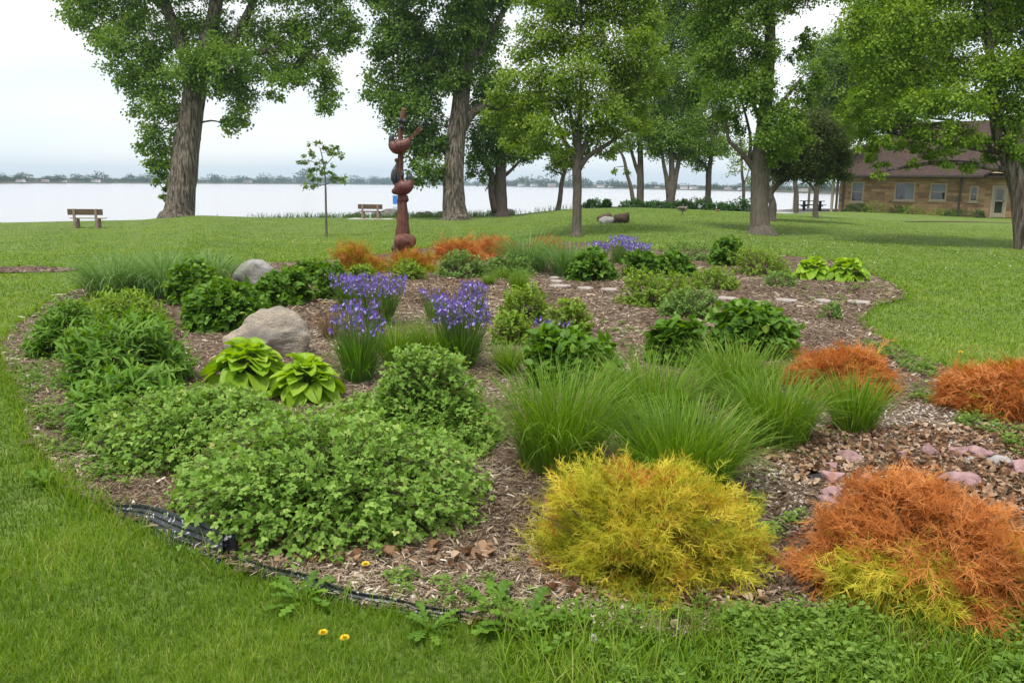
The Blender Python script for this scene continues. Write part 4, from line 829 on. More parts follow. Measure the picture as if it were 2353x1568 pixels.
# ---------------------------------------------------------------- rocks
def rock(name, label, cat, c, sx, sy, sz, mat, group=None, rz=0, seed=0, cuts=5, sub=4, parent=None, rough=.10, sink=.25):
    import bmesh
    bm = bmesh.new(); bmesh.ops.create_icosphere(bm, subdivisions=sub, radius=1); r = np.random.default_rng(seed+50)
    pl = [(nrm(r.normal(size=3)*[1, 1, .8]), r.uniform(.55 if cuts > 9 else .62, .85)) for _ in range(cuts)]
    V = np.array([v.co[:] for v in bm.verts])
    for n_, dd in pl:
        t = V@n_-dd; V = V-np.where(t > 0, t*.92, 0)[:, None]*n_
    nz = np.array([mnoise.fractal(Vector(v*1.6+seed*7.3), 1.0, 2.0, 4) for v in V]); n2 = np.array([mnoise.fractal(Vector(v*6+seed*3.1), 1.0, 2.0, 3) for v in V])
    V = V*(1+rough*nz+rough*.22*n2)[:, None]*[sx, sy, sz]; Fc = np.array([[v.index for v in f.verts] for f in bm.faces]); bm.free()
    cz, sn = math.cos(rz), math.sin(rz); V = V @ np.array([[cz, sn, 0], [-sn, cz, 0], [0, 0, 1]])
    V[:, 2] += sz*(1-sink*2); mb = MB(); mb.add(V, Fc); o = mb.build(name, mat, smooth=True); o.location = c
    if label: tag(o, label, cat, group)
    if parent: o.parent = parent; o.location = np.array(c)-np.array(parent.location)
    return o
c, r, h = mound(525, 713, 716, 830, k=.7)
rock('boulder', 'big tan granite boulder behind the two golden hostas', 'boulder', c, r*1.08, r*.8, h*.68, M['granite'], 'granite boulders', .25, 3, 9, 5, rough=.13)
c, r, h = mound(541, 596, 645, 658, k=.7)
rock('boulder', 'grey granite boulder at the back beside the arching grasses', 'boulder', c, r*1.1, r*.8, h*.66, M['granite2'], 'granite boulders', -.3, 11, 6, 5)
PG = 'pink rocks in the leaf litter'
for i, (lb, x0, y0, x1, y1, mt) in enumerate([
    ('jagged pink rock at the upper left of the leaf litter', 1920, 1040, 1982, 1070, 'pink'), ('small pink rock poking from the leaves behind the jagged one', 2010, 1022, 2036, 1042, 'pink'), ('upright squarish pink rock, the tallest in the row', 2116, 1022, 2152, 1058, 'pink'),
    ('pink wedge rock between the upright one and the long block', 2178, 1026, 2222, 1054, 'pink'), ('long mauve pink block near the right end of the row', 2222, 1030, 2278, 1060, 'pink'), ('smooth grey rock below the mauve block', 2268, 1050, 2318, 1078, 'greyrock'),
    ('pale pink rock cut by the right edge', 2318, 1062, 2375, 1098, 'pink'), ('pink rock lying beside the black plastic scrap', 1880, 1082, 1934, 1118, 'pink'), ('small pink rock just above the plastic scrap rock', 1892, 1066, 1925, 1084, 'pink'), ('flat pink rock at the top left of the big orange cypress', 1955, 1090, 2020, 1116, 'pink'), ('striped flat pink rock left of the big cypress', 1875, 1122, 1942, 1150, 'pink'),
    ('small pink rock under the striped one', 1880, 1144, 1925, 1166, 'pink'), ('long sloping pink rock behind the right side of the big cypress', 2168, 1092, 2248, 1130, 'pink'), ('small pinkish rock right of the jagged one', 2060, 1042, 2085, 1056, 'pink'), ('little grey stone by the long mauve block', 2212, 1056, 2238, 1070, 'greyrock')]):
    c, r, h = mound(x0, y0, x1, y1, k=.7); rock('rock', lb, 'rock', c, r*1.4, r*1.0, max(h*.8, .04), M[mt], PG, rng.uniform(-.6, .6), 20+i, 13, 4, rough=.09)
for i, (x, y, lb) in enumerate([(1002, 823, 'small white stone on dark soil right of the tuft'), ]):
    c = gp(1225*.0+800/1.1054+1225/2.529/1.1054, 580/1.1054+997/2.529/1.1054); rock('rock', lb, 'rock', c, .05, .035, .03, M['slab'], None, 0, 77, 3, 2)
c = gp(1482, 1090); o = rock('rock', 'white stone lying behind the top of the golden cypress', 'rock', c, .06, .05, .05, plain('white_stone', (.8, .8, .82), .6), None, 0, 90, 6, 3)
FG = 'flagstones across the mulch'
for i, (lb, x0, x1, y) in enumerate([('short flagstone at the far left of the path, the rearmost', 1264, 1292, 651), ('flagstone just in front of the rearmost one', 1260, 1312, 661), ('flagstone in the path left of the last two', 1325, 1365, 667), ('flagstone beside the wide green shrub', 1378, 1420, 671), ('rearmost small flagstone under the hydrangea', 1262, 1284, 643),
    ('flagstone at mid right, behind the largest hydrangea', 1640, 1690, 692), ('narrow flagstone left of the two right ones', 1782, 1832, 696), ('middle flagstone of the right group', 1872, 1908, 696), ('long flagstone nearest the lawn corner', 1946, 2000, 700)]):
    a = gp(x0, y); b = gp(x1, y); c = (a+b)/2; ln = np.linalg.norm(b-a); mb = MB(); n = 11; th = np.arange(n)*2*np.pi/n; rr = np.random.default_rng(i).uniform(.82, 1.1, n)
    V = np.stack([np.cos(th)*rr*ln/2, np.sin(th)*rr*max(.17, ln*.28), 0*th], -1); T2 = np.vstack([V*.96+[0, 0, .045], [[0, 0, .048]], V+[0, 0, .035], V+[0, 0, -.03]])
    j = np.arange(n); j2 = (j+1) % n; mb.add2(T2, [np.stack([j, j2, np.full(n, n)], -1), np.stack([n+1+j, n+1+j2, j2, j], -1), np.stack([2*n+1+j, 2*n+1+j2, n+1+j2, n+1+j], -1)])
    o = mb.build('flagstone', M['slab']); o.location = (c[0], c[1], float(bedz(c[0], c[1]))-.008); tag(o, lb, 'flagstone', FG)

# ---------------------------------------------------------------- carved bird post
def sculpture():
    b = gp(922, 592); b = gp(915, 600); k = depth(b)/F/1.1054/3.822
    root = empty('carved_totem', b, 'reddish carved wooden post with two birds standing among orange shrubs', 'sculpture')
    P = lambda zx, zy, y=0: np.array(b)+[(zx-262)*k, y, (1505-zy)*k]
    W = lambda w_: w_*k/2
    mb = MB(); tube(mb, [P(262, 1540), P(270, 1500), P(285, 1400), P(300, 1290), P(308, 1180), P(308, 1050), P(306, 950), P(306, 900), P(296, 820), P(292, 740), P(290, 640), P(294, 560), P(296, 510)],
                  [W(190), W(178), W(150), W(142), W(124), W(104), W(90), W(80), W(76), W(74), W(66), W(58), W(50)], 20, bump=.05)
    tube(mb, [P(296, 520), P(298, 420), P(300, 330), P(304, 270), P(312, 200), P(330, 100), P(336, 78)], [W(50), W(54), W(46), W(46), W(44), W(48), W(50)], 14, bump=.04)
    for (x, y, w1) in ((338, 905, 84), (300, 920, 80), (264, 548, 46), (318, 520, 40), (345, 640, 22), (225, 1380, 60)):
        tube(mb, [P(x-w1*.4, y, -.02), P(x, y, -.03), P(x+w1*.35, y-6, -.02)], [W(w1*.6), W(w1*.95), W(w1*.55)], 12, bump=.06)
    mb.build('post', M['carve'], root, smooth=True)
    mb = MB(); tube(mb, [P(336.5, 79), P(337.5, 70)], [W(46), W(44)], 14, sub=1); mb.build('cut_end', M['carveend'], root)
    mb = MB(); tube(mb, [P(238, 1310, -.2), P(248, 1308, -.2), P(280, 1306, -.2), P(343, 1304, -.2), P(405, 1308, -.2), P(436, 1312, -.2), P(446, 1314, -.2)], [W(24), W(80), W(128), W(148), W(128), W(76), W(18)], 18, bump=.02)
    mb.build('carved_stone', M['carve'], root, smooth=True)
    for cx, cy, w1, y in ((293, 185, 52, -.05), (338, 190, 50, -.05), (316, 240, 44, -.06), (318, 180, 48, .05), (300, 195, 44, .04), (330, 265, 26, -.03)):
        mb = MB(); tube(mb, [P(cx, cy-w1*.48, y), P(cx, cy-w1*.3, y), P(cx, cy, y), P(cx, cy+w1*.3, y), P(cx, cy+w1*.48, y)], [W(w1*.2), W(w1*.8), W(w1), W(w1*.8), W(w1*.2)], 10); mb.build('berry', M['carvedark'], root, smooth=True)
    mb = MB()
    tube(mb, [P(262, 590, -.03), P(240, 660, -.05), P(236, 720, -.05), P(252, 790, -.04)], [W(24), W(66), W(62), W(20)], 10, bump=.05)
    tube(mb, [P(268, 560, -.04), P(262, 640, -.07), P(280, 720, -.07), P(270, 780, -.05)], [W(24), W(30), W(34), W(20)], 10, bump=.05)
    tube(mb, [P(310, 640, -.06), P(318, 680, -.07), P(308, 720, -.06)], [W(18), W(36), W(16)], 10, bump=.05)
    tube(mb, [P(246, 760, .02), P(240, 820, .02)], [W(26), W(12)], 8); mb.build('carved_leaves', M['carvedark'], root, smooth=True)
    def bird(body, tail, head, beak, cen, y=-.06):
        o = MB(); tube(o, [P(x, z, y) for x, z, w_ in body], [W(w_) for *_, w_ in body], 18, bump=.025); bo = o.build('bird', M['carvebird'], root, smooth=True)
        o = MB(); tube(o, [P(x, z, y-.005) for x, z, w_ in head], [W(w_) for *_, w_ in head], 14, bump=.01)
        tube(o, [P(x, z, y-.005) for x, z, w_ in beak], [W(w_) for *_, w_ in beak], 8, sub=1)
        o.build('head', M['carvedark'], bo, smooth=True)
        if tail:
            o = MB(); (x0, z0), (x1, z1) = tail; dx, dz = x1-x0, z1-z0; L_ = math.hypot(dx, dz); nx, nz_ = -dz/L_, dx/L_
            for q in (-1, -.33, .33, 1): tube(o, [P(x0+nx*q*8, z0+nz_*q*8, y), P((x0+x1)/2+nx*q*13, (z0+z1)/2+nz_*q*13, y), P(x1+nx*q*20, z1+nz_*q*20, y)], [W(7), W(8), W(11)], 8)
            o.build('tail', M['carve'], bo, smooth=True)
        o = MB(); xs = [q[0] for q in body]; cx = sum(xs)/len(xs)
        bx_, bz_ = cen; sg_ = 1 if tail else -1
        for q in range(7):
            zz = bz_-34+q*11; x_a = bx_-sg_*(40-abs(q-3)*6); x_b = bx_+sg_*(72-q*5)
            tube(o, [P(x_a, zz+6, y-.150+abs(q-2)*.012), P((x_a+x_b)/2, zz+10, y-.168+abs(q-2)*.014), P(x_b, zz-6+sg_*0, y-.105+abs(q-2)*.01)], [W(5), W(13), W(4)], 6)
        o.build('wing', M['carve'], bo, smooth=True)
    bird([(398, 352, 14), (380, 364, 60), (345, 400, 112), (300, 420, 142), (262, 425, 140), (232, 408, 100), (222, 375, 60), (221, 345, 44)], ((385, 358), (500, 245)),
         [(218, 385, 56), (216, 360, 56), (222, 335, 52), (232, 318, 38), (240, 312, 14)], [(226, 318, 16), (219, 303, 3)], (300, 418))
    bird([(214, 832, 34), (240, 835, 70), (280, 818, 120), (325, 800, 150), (362, 782, 130), (382, 752, 86), (385, 725, 52), (382, 705, 40)], None,
         [(388, 742, 54), (386, 715, 54), (378, 692, 46), (372, 680, 26)], [(378, 688, 16), (380, 652, 3)], (315, 802))
sculpture()

# ---------------------------------------------------------------- benches, signs, small things on the lawn
def bench(label, vx, vy, wpx, rz, seat='benchseat', pad=False, bw=None, sc=1.0):
    p = gp(vx, vy); wd = wpx/F*depth(p); root = empty('park_bench', p, label, 'bench', 'park benches facing the lake', rz)
    def part(n, bs, mt):
        mb = MB()
        for c_, s_ in bs: box(mb, np.array(c_)*[1, sc, sc], np.array(s_)*[1, sc, sc])
        o = mb.build(n, M[mt], root, world=False); bv = o.modifiers.new('b', 'BEVEL'); bv.width = .008; bv.segments = 2; return o
    part('backrest', [((.0, -.02, .70), (wd, .05, .26))], 'bench')
    part('seat', [((-.02, .14, .43), (wd*.98, .13, .05)), ((-.02, .29, .43), (wd*.98, .13, .05)), ((-.02, .44, .43), (wd*.98, .13, .05))], seat)
    for s in (-1, 1):
        part('leg', [((s*wd*.31, -.06, .42), (.11, .06, .84)), ((s*wd*.31, -.02, .16), (.13, .12, .32))], 'benchleg'); part('leg', [((s*wd*.31-.06, .42, .2), (.11, .1, .4))], 'benchleg')
        part('bracket', [((s*wd*.31-.03, .2, .385), (.09, .46, .03))], 'benchleg')
    if pad:
        mb = MB(); box(mb, (0, .2, .01), (wd*1.75, 1.3, .05)); o = mb.build('bench_pad', M['conc']); o.location = p; o.rotation_euler.z = rz; tag(o, 'thin concrete pad under the bench left of the carved post', 'pad')
    return p
bench('weathered bench with pale seat at the far left, facing the lake', 199, 524, 78, .06, sc=1.05)
bench('brown wooden bench on a concrete pad left of the carved post', 851, 504, 57, -.08, 'bench', True)
def sign(label, vx, vyb, vyt, wpx, hpx, rz=0):
    p = gp(vx, vyb); k = depth(p)/F; h = height_to(p, vyt); root = empty('park_sign', p, label, 'sign', 'small blue signs by the water', rz)
    mb = MB(); box(mb, (0, 0.02, h/2), (.05, .03, h)); mb.build('post', M['post'], root, world=False)
    mb = MB(); w_, h_ = wpx*k, hpx*k; box(mb, (0, -.012, h-h_/2), (w_, .012, h_)); o = mb.build('panel', M['blue'], root, world=False)
    mb = MB(); t = .018
    for c_, s_ in (((0, -.0195, h-t/2-.01), (w_-.02, .003, t)), ((0, -.0195, h-h_+t/2+.01), (w_-.02, .003, t)), ((-w_/2+t/2+.01, -.0195, h-h_/2), (t, .003, h_-.06)), ((w_/2-t/2-.01, -.0195, h-h_/2), (t, .003, h_-.06))): box(mb, c_, s_)
    mb.build('border', M['whitep'], o, world=False)
sign('small blue rectangular sign on a post in front of the dark twin trunk tree', 1149, 486, 450, 11, 19)
sign('small blue sign half hidden behind the carved post', 908, 492, 449, 12, 20, .5)
def far_bench():
    p = at(1409, 474, 53); p[2] = ground(p[0], p[1]); root = empty('park_bench', p, 'distant reddish bench by the water left of the hedge', 'bench', 'park benches facing the lake', .1)
    for n, c_, s_ in (('backrest', (0, 0, .85), (.95, .05, .2)), ('seat', (0, .2, .55), (.95, .4, .05)), ('leg', (-.36, .1, .3), (.07, .3, .6)), ('leg', (.36, .1, .3), (.07, .3, .6))):
        mb = MB(); box(mb, c_, s_); mb.build(n, M['carve'], root, world=False)
far_bench()
def firepit():
    a, b = gp(1412, 513), gp(1442, 512); root = empty('log', (a+b)/2, 'dark old log lying on the lawn right of the grey stone', 'log', 'logs on the lawn'); k = depth(a)/F
    mb = MB(); tube(mb, [a+[0, 0, .17], (a+b)/2+[0, .05, .19], b+[0, 0, .2]], [.15, .17, .19], 12, bump=.05); mb.build('bark', M['log'], root, smooth=True)
    mb = MB(); tube(mb, [b+[.0, 0, .2], b+[.04, 0, .2]], [.18, .15], 12, sub=1, bump=.03); mb.build('cut_end', M['darkbark'], root)
    a, b = gp(1376, 510), gp(1400, 508); root = empty('log', (a+b)/2, 'shorter brown log lying on the lawn left of the grey stone', 'log', 'logs on the lawn')
    mb = MB(); tube(mb, [a+[0, 0, .12], (a+b)/2+[0, 0.1, .15], b+[0, .2, .19]], [.12, .14, .14], 12, bump=.06); mb.build('bark', M['log'], root, smooth=True)
    rock('rock', 'rounded grey stone between the two logs on the lawn', 'rock', gp(1395, 513), .33, .22, .18, M['greyrock'], None, 0, 41, 4, 3)
firepit()
def goose(label, vx, vy, s, mats, rz, nm='goose'):
    p = gp(vx, vy); root = empty(nm, p, label, 'goose' if nm == 'goose' else 'bird', None, rz); mb = MB(); q = lambda x, z: np.array([x, 0, z])*s
    tube(mb, [q(-.42, .42), q(-.3, .42), q(-.1, .38), q(.1, .37), q(.22, .42), q(.28, .55), q(.3, .7), q(.33, .8), q(.40, .80), q(.45, .78)], np.array([.03, .09, .15, .16, .11, .05, .035, .05, .035, .01])*s, 14)
    mb.build('body', mats[0], root, smooth=True, world=False)
    mb = MB(); tube(mb, [q(.26, .5), q(.285, .6), q(.3, .7), q(.33, .802), q(.4, .802), q(.455, .782)], np.array([.06, .045, .042, .057, .042, .012])*s, 12); mb.build('neck', mats[1], root, smooth=True, world=False)
    for y in (-.06, .06): mb = MB(); tube(mb, [np.array([0, y, .28])*s, np.array([.02, y, .12])*s, np.array([0, y, 0])*s, np.array([.09, y, 0])*s], np.array([.02, .012, .012, .012])*s, 6); mb.build('leg', mats[1], root, world=False)
    for y in (-.13, .13): mb = MB(); tube(mb, [np.array([.12, y, .42])*s, np.array([-.1, y*1.05, .43])*s, np.array([-.4, y*.4, .45])*s], np.array([.05, .07, .02])*s, 8); mb.build('wing', mats[2], root, smooth=True, world=False)
goose('goose walking on the lawn in front of the hedge, facing right', 1567, 493, .72, [plain('goose_grey', (.2, .17, .14), .8), plain('goose_black', (.02, .02, .02), .6), plain('goose_wing', (.12, .09, .07), .8)], .1)
goose('small brown bird on the lawn near the hedge', 1822/1.1058, 489, .32, [plain('bird_brown', (.25, .12, .07), .8)]*3, 2.8, 'bird')

def shorebits():
    SR = 'rocks along the lake edge'
    for i, (x, y, s, lb) in enumerate([(545, 492, .42, 'shore rock'), (560, 491, .38, ''), (620, 491, .35, ''), (655, 492, .4, ''), (690, 491, .4, ''), (716, 492, .36, ''), (802, 493, .4, ''), (820, 495, .5, ''), (870, 496, .55, ''), (897, 495, .75, ''), (968, 493, .45, ''), (985, 494, .5, ''), (1013, 493, .45, ''), (1030, 494, .38, ''), (1140, 490, .45, ''), (1168, 489, .5, ''), (590, 492, .3, ''), (640, 491, .3, ''), (740, 492, .36, ''), (665, 492, .3, '')]):
        p = at(x, y, 50); p[2] = float(ground(p[0], p[1]))
        rock('shore_rock', 'rounded grey brown rock in the row along the lake edge', 'rock', p, s*.85, s*.7, s*.5, M['granite2' if i % 2 else 'granite'], SR, rng.uniform(-1, 1), 100+i, 5, 3)
    mb = MB(); P = []
    for x in np.linspace(-60, 1330, 300):
        if 395 < x < 430: continue
        D = 49.5+rng.normal()*.5; m = rng.integers(1, 16)*(1.8 if abs(x-360) < 30 or abs(x-830) < 15 else 1)*(.25 if x > 1180 else .6 if x < 300 else 1)
        q = at(x, 480, D); n = int(m*2); P.append(np.stack([q[0]+rng.normal(size=n)*.35, q[1]+rng.normal(size=n)*.3, np.zeros(n)], -1))
    P = np.vstack(P); P[:, 2] = ground(P[:, 0], P[:, 1]); n = len(P); vx = 1176+1932*P[:, 0]/P[:, 1]; hh = np.where(np.abs(vx-362) < 35, .95, .45)
    blades(mb, P, rng.uniform(0, 6.28, n), np.abs(rng.normal(size=n))*.3, hh*rng.uniform(.4, 1.1, n), np.full(n, .03), rng.uniform(.2, 1.2, n), rng.random(n)*.6, seg=3)
    tag(mb.build('shore_grass', M['feather']), 'tall rough grass and weeds along the lake bank', 'grass', kind='stuff')
shorebits()
HB = 'dark green bushes along the water'
for i, (bx, lb) in enumerate([((1338, 460, 1378, 478), 'small dark bush alone right of the young maple trunk'), ((1385, 461, 1400, 474), 'tiny bush against the distant red bench'), ((1428, 462, 1492, 482), 'hedge bush at the left end of the hedge'), ((1480, 466, 1540, 482), 'low hedge bush left of the three stemmed tree'),
    ((1535, 462, 1592, 483), 'hedge bush right of the three stemmed tree'), ((1580, 460, 1640, 484), 'hedge bush around the single forked trunk'), ((1625, 464, 1690, 487), 'hedge bush left of the thin sparse tree'), ((1675, 460, 1742, 489), 'tallest hedge bush behind the massive maple trunk')]):
    x0, y0, x1, y1 = bx; p = at((x0+x1)/2, y1, 51.5); p[2] = float(ground(p[0], p[1])); r = (x1-x0)/2/F*52
    bush('hedge_bush', lb, 'bush', None, 'oval', M['shore'], .16, 1500, HB, ctr=(p, r*1.15, height_to(p, y0-2)), per=9, tipv=.1)

# ---------------------------------------------------------------- brick house with porch
def house():
    A = at(1924, 487, 60.5); B = at(2352, 500, 54)
    A2, B2 = A[:2], B[:2]; u = (B2-A2)/np.linalg.norm(B2-A2); n = np.array([u[1], -u[0]]);
    if n@A2 > 0: n = -n       # outward normal faces the viewer
    bz = -.05; ez = 2.62; Lw = 22.0; Dp = 10.5
    root = empty('brick_house', (A2[0], A2[1], bz), 'tan brick house with dark red shingle roof behind the trees at right', 'house')
    W3 = lambda s, o, z: np.array([A2[0]+u[0]*s+n[0]*o, A2[1]+u[1]*s+n[1]*o, z])
    sc_ = lambda vx: (lambda r: float(np.linalg.solve(np.array([[u[0], -r[0]], [u[1], -r[1]]]), -A2)[0]))(ray(vx, 500)[:2])   # distance along the wall seen at vx
    mbk, nt, p, o = newmat('tan_brick'); tc = N(nt, 'ShaderNodeTexCoord')
    uv = N(nt, 'ShaderNodeAttribute', attribute_name='uvw'); bt = N(nt, 'ShaderNodeTexBrick'); bt.offset = .5
    bt.inputs['Color1'].default_value = (.38, .25, .13, 1); bt.inputs['Color2'].default_value = (.17, .095, .048, 1); bt.inputs['Mortar'].default_value = (.2, .15, .10, 1)
    bt.inputs['Scale'].default_value = 1.0; bt.inputs['Mortar Size'].default_value = .012; bt.inputs['Bias'].default_value = -.1; bt.inputs['Brick Width'].default_value = .62; bt.inputs['Row Height'].default_value = .19
    L(nt, uv.outputs['Vector'], bt.inputs['Vector']); nz = N(nt, 'ShaderNodeTexNoise'); nz.inputs['Scale'].default_value = 1.3; nz.inputs['Detail'].default_value = 3; L(nt, uv.outputs['Vector'], nz.inputs['Vector'])
    mx = N(nt, 'ShaderNodeMix', data_type='RGBA', blend_type='MULTIPLY'); mx.inputs[0].default_value = .5; L(nt, bt.outputs[0], mx.inputs[6]); rp = ramp(nt, [(.35, (.75, .62, .5)), (.6, (1.1, 1.1, 1.0))]); L(nt, nz.outputs[0], rp.inputs[0]); L(nt, rp.outputs[0], mx.inputs[7])
    L(nt, mx.outputs[2], p.inputs['Base Color']); p.inputs['Roughness'].default_value = .9
    wins = [(sc_(1950), sc_(1979), .78, 2.2, 'double'), (sc_(2049), sc_(2096), .95, 2.2, 'big'), (sc_(2130), sc_(2168), .98, 2.14, 'double'), (sc_(2221), sc_(2241), .95, 1.98, 'double')]
    door = (sc_(2272), sc_(2308), .0, 2.05)
    xs = sorted({0, Lw, *[q for w_ in wins for q in w_[:2]], door[0], door[1]}); zs = sorted({bz, ez, *[q for w_ in wins for q in w_[2:4]], door[3], bz+.02})
    mb = MB(); UV = []
    holes = [(a, b, c_, d_) for a, b, c_, d_, *_ in wins]+[(door[0], door[1], -1, door[3])]
    def q(p4, uvs): mb.add(p4, [[0, 1, 2, 3]]); UV.extend(uvs)
    for a, b in zip(xs[:-1], xs[1:]):
        for c_, d_ in zip(zs[:-1], zs[1:]):
            m1, m2 = (a+b)/2, (c_+d_)/2
            if any(h0 < m1 < h1 and h2 < m2 < h3 for h0, h1, h2, h3 in holes): continue
            q([W3(a, 0, c_), W3(b, 0, c_), W3(b, 0, d_), W3(a, 0, d_)], [(a, c_, 0), (b, c_, 0), (b, d_, 0), (a, d_, 0)])
    for h0, h1, h2, h3 in holes:
        h2 = max(h2, bz)
        for s in (h0, h1): q([W3(s, 0, h2), W3(s, -.2, h2), W3(s, -.2, h3), W3(s, 0, h3)], [(0, h2, 0), (.2, h2, 0), (.2, h3, 0), (0, h3, 0)])
        q([W3(h0, 0, h3), W3(h1, 0, h3), W3(h1, -.2, h3), W3(h0, -.2, h3)], [(h0, 0, 0), (h1, 0, 0), (h1, .2, 0), (h0, .2, 0)])
    for s in (0, Lw): q([W3(s, 0, bz), W3(s, -Dp, bz), W3(s, -Dp, ez), W3(s, 0, ez)], [(0, bz, 0), (Dp, bz, 0), (Dp, ez, 0), (0, ez, 0)])
    q([W3(0, -Dp, bz), W3(Lw, -Dp, bz), W3(Lw, -Dp, ez), W3(0, -Dp, ez)], [(0, bz, 0), (Lw, bz, 0), (Lw, ez, 0), (0, ez, 0)])
    wo = mb.build('wall', mbk, root); at_ = wo.data.attributes.new('uvw', 'FLOAT_VECTOR', 'POINT'); at_.data.foreach_set('vector', np.array(UV, np.float32).ravel())
    # roof: hip over the main block, running on left over the porch
    rfm = surfmat('red_shingle', [(.3, (.034, .022, .019)), (.55, (.062, .037, .031)), (.75, (.095, .058, .047))], 3, 8, .9, .4, (1, 1, 3), bscale=8)
    ov = .75; x0, x1 = -5.2, Lw+ov; yb = -Dp-ov; rz_ = 6.6; r0, r1 = 5.2, 13.5; ym = -Dp/2
    mb = MB(); V = [W3(x0, ov, ez+.05), W3(x1, ov, ez+.05), W3(x1, yb, ez+.05), W3(x0, yb, ez+.05), W3(r0, ym, rz_), W3(r1, ym, rz_)]
    V += [v-[0, 0, .14] for v in V[:4]]
    mb.add2(V, [[[0, 1, 5, 4], [2, 3, 4, 5], [6, 7, 1, 0], [7, 8, 2, 1], [8, 9, 3, 2], [9, 6, 0, 3], [6, 9, 8, 7]], [[3, 0, 4], [1, 2, 5]]])
    mb.build('roof', rfm, root)
    # cross gable wing at the right
    g0, g1 = sc_(2252), sc_(2252)+7.5; gm = (g0+g1)/2; pr = 1.0; gz = 4.75
    sid, nt2, p2, o2 = newmat('tan_siding'); wv = N(nt2, 'ShaderNodeTexWave', wave_type='BANDS', bands_direction='Z'); wv.inputs['Scale'].default_value = 1.6; tc2 = N(nt2, 'ShaderNodeTexCoord'); L(nt2, tc2.outputs['Object'], wv.inputs['Vector'])
    rp2 = ramp(nt2, [(0, (.34, .25, .15)), (.25, (.55, .42, .28))]); L(nt2, wv.outputs[0], rp2.inputs[0]); L(nt2, rp2.outputs[0], p2.inputs['Base Color'])
    mb = MB(); mb.add([W3(g0+.3, ov+.085, ez+.2), W3(g1-.3, ov+.085, ez+.2), W3(gm, ov+.085, gz-.14)], [[0, 1, 2]]); mb.build('gable', sid, root)
    mb = MB(); yb2 = ym
    V = [W3(g0, ov+.1, ez+.12), W3(gm, ov+.1, gz), W3(g1, ov+.1, ez+.12), W3(g0, yb2, ez+.12), W3(gm, yb2, gz), W3(g1, yb2, ez+.12)]; V += [v-[0, 0, .12] for v in V]
    mb.add(V, [[0, 1, 4, 3], [1, 2, 5, 4], [6, 7, 1, 0], [7, 8, 2, 1], [9, 10, 7, 6], [10, 11, 8, 7], [6, 0, 3, 9], [2, 8, 11, 5]]); mb.build('roof', rfm, root)
    trim = plain('cream_trim', (.36, .3, .22), .6); dk = plain('dark_gutter', (.05, .04, .035), .5)
    gl, ntg, pg_, og = newmat('window_glass'); pg_.inputs['Base Color'].default_value = (.015, .018, .022, 1); pg_.inputs['Roughness'].default_value = .03; pg_.inputs['Specular IOR Level'].default_value = 1.0
    rfl = plain('painted_reflection', (.2, .22, .25), .8)  # pale tone painted in for the reflection on the panes
    def bar(mb, s0, s1, o0, o1, z0, z1):
        V = [W3(s, o_, z) for z in (z0, z1) for o_ in (o0, o1) for s in (s0, s1)]; mb.add(V, [[0, 2, 3, 1], [4, 5, 7, 6], [0, 1, 5, 4], [2, 6, 7, 3], [0, 4, 6, 2], [1, 3, 7, 5]])
    for a, b, c_, d_, kd in wins:
        mb = MB(); t = .09; bar(mb, a, a+t, -.14, .02, c_, d_); bar(mb, b-t, b, -.14, .02, c_, d_); bar(mb, a+t, b-t, -.14, .018, d_-t, d_); bar(mb, a+t, b-t, -.14, .018, c_, c_+t)
        if kd == 'double': bar(mb, a+t, b-t, -.13, -.02, (c_+d_)/2-.03, (c_+d_)/2+.03)
        fo = mb.build('window', trim, root)
        mb = MB(); bar(mb, a-.08, b+.08, -.1, .07, c_-.09, c_-.003); mb.build('sill', trim, fo)
        mb = MB(); bar(mb, a+t, b-t, -.10, -.09, c_+t, d_-t); mb.build('pane', gl, fo)
        if kd != 'double' or a < wins[1][0] or (a > wins[1][0] and a < wins[3][0]):
            mb = MB(); zc = (c_+d_)/2+.04 if kd == 'double' else c_+t; s0 = a+t if kd == 'double' else a+(b-a)*.5
            bar(mb, s0+.004, b-t-.004, -.088, -.08, zc, d_-t-.004); mb.build('pane_reflection', rfl, fo)  # thin pale sheet over part of the glass, imitating its reflection
    a, b, c_, d_ = door; mb = MB(); t = .11; bar(mb, a, a+t, -.15, .03, bz, d_); bar(mb, b-t, b, -.15, .03, bz, d_); bar(mb, a+t, b-t, -.15, .028, d_-t, d_); fo = mb.build('door', trim, root)
    mb = MB(); w_ = b-a; bar(mb, a+t, a+t+.12, -.1, -.05, bz+.02, d_-t); bar(mb, b-t-.12, b-t, -.1, -.05, bz+.02, d_-t); 
    for z0, z1 in ((bz+.02, bz+.3), (1.0, 1.1), (d_-t-.12, d_-t)): bar(mb, a+t+.12, b-t-.12, -.1, -.052, z0, z1)
    mb.build('door_leaf', trim, fo); mb = MB(); bar(mb, a+t+.12, b-t-.12, -.085, -.075, bz+.3, d_-t-.12); mb.build('pane', gl, fo)
    mb = MB(); bar(mb, b-t-.1, b-t-.06, -.05, .0, .95, 1.05); mb.build('handle', dk, fo)
    mb = MB(); bar(mb, x0, g0, ov+.002, ov+.1, ez-.06, ez+.06); mb.build('gutter', dk, root)
    for s in (sc_(2197), .25): mb = MB(); bar(mb, s, s+.12, .01, .12, bz, ez-.02); bar(mb, s, s+.12, .12, ov+.05, ez-.12, ez-.03); mb.build('downspout', dk, root)
    mb = MB(); bar(mb, sc_(2185), sc_(2185)+.14, .003, .1, .95, 1.2); mb.build('meter_box', plain('meter_grey', (.12, .12, .12), .6), root)
    # porch
    for s, o_ in ((-4.9, .1), (-3.2, .1), (-.5, .1), (-4.9, -Dp+.5), (-2.6, -Dp+.5), (-.5, -Dp+.5)): mb = MB(); bar(mb, s, s+.17, o_, o_+.17, bz, ez-.09); mb.build('porch_post', trim, root)
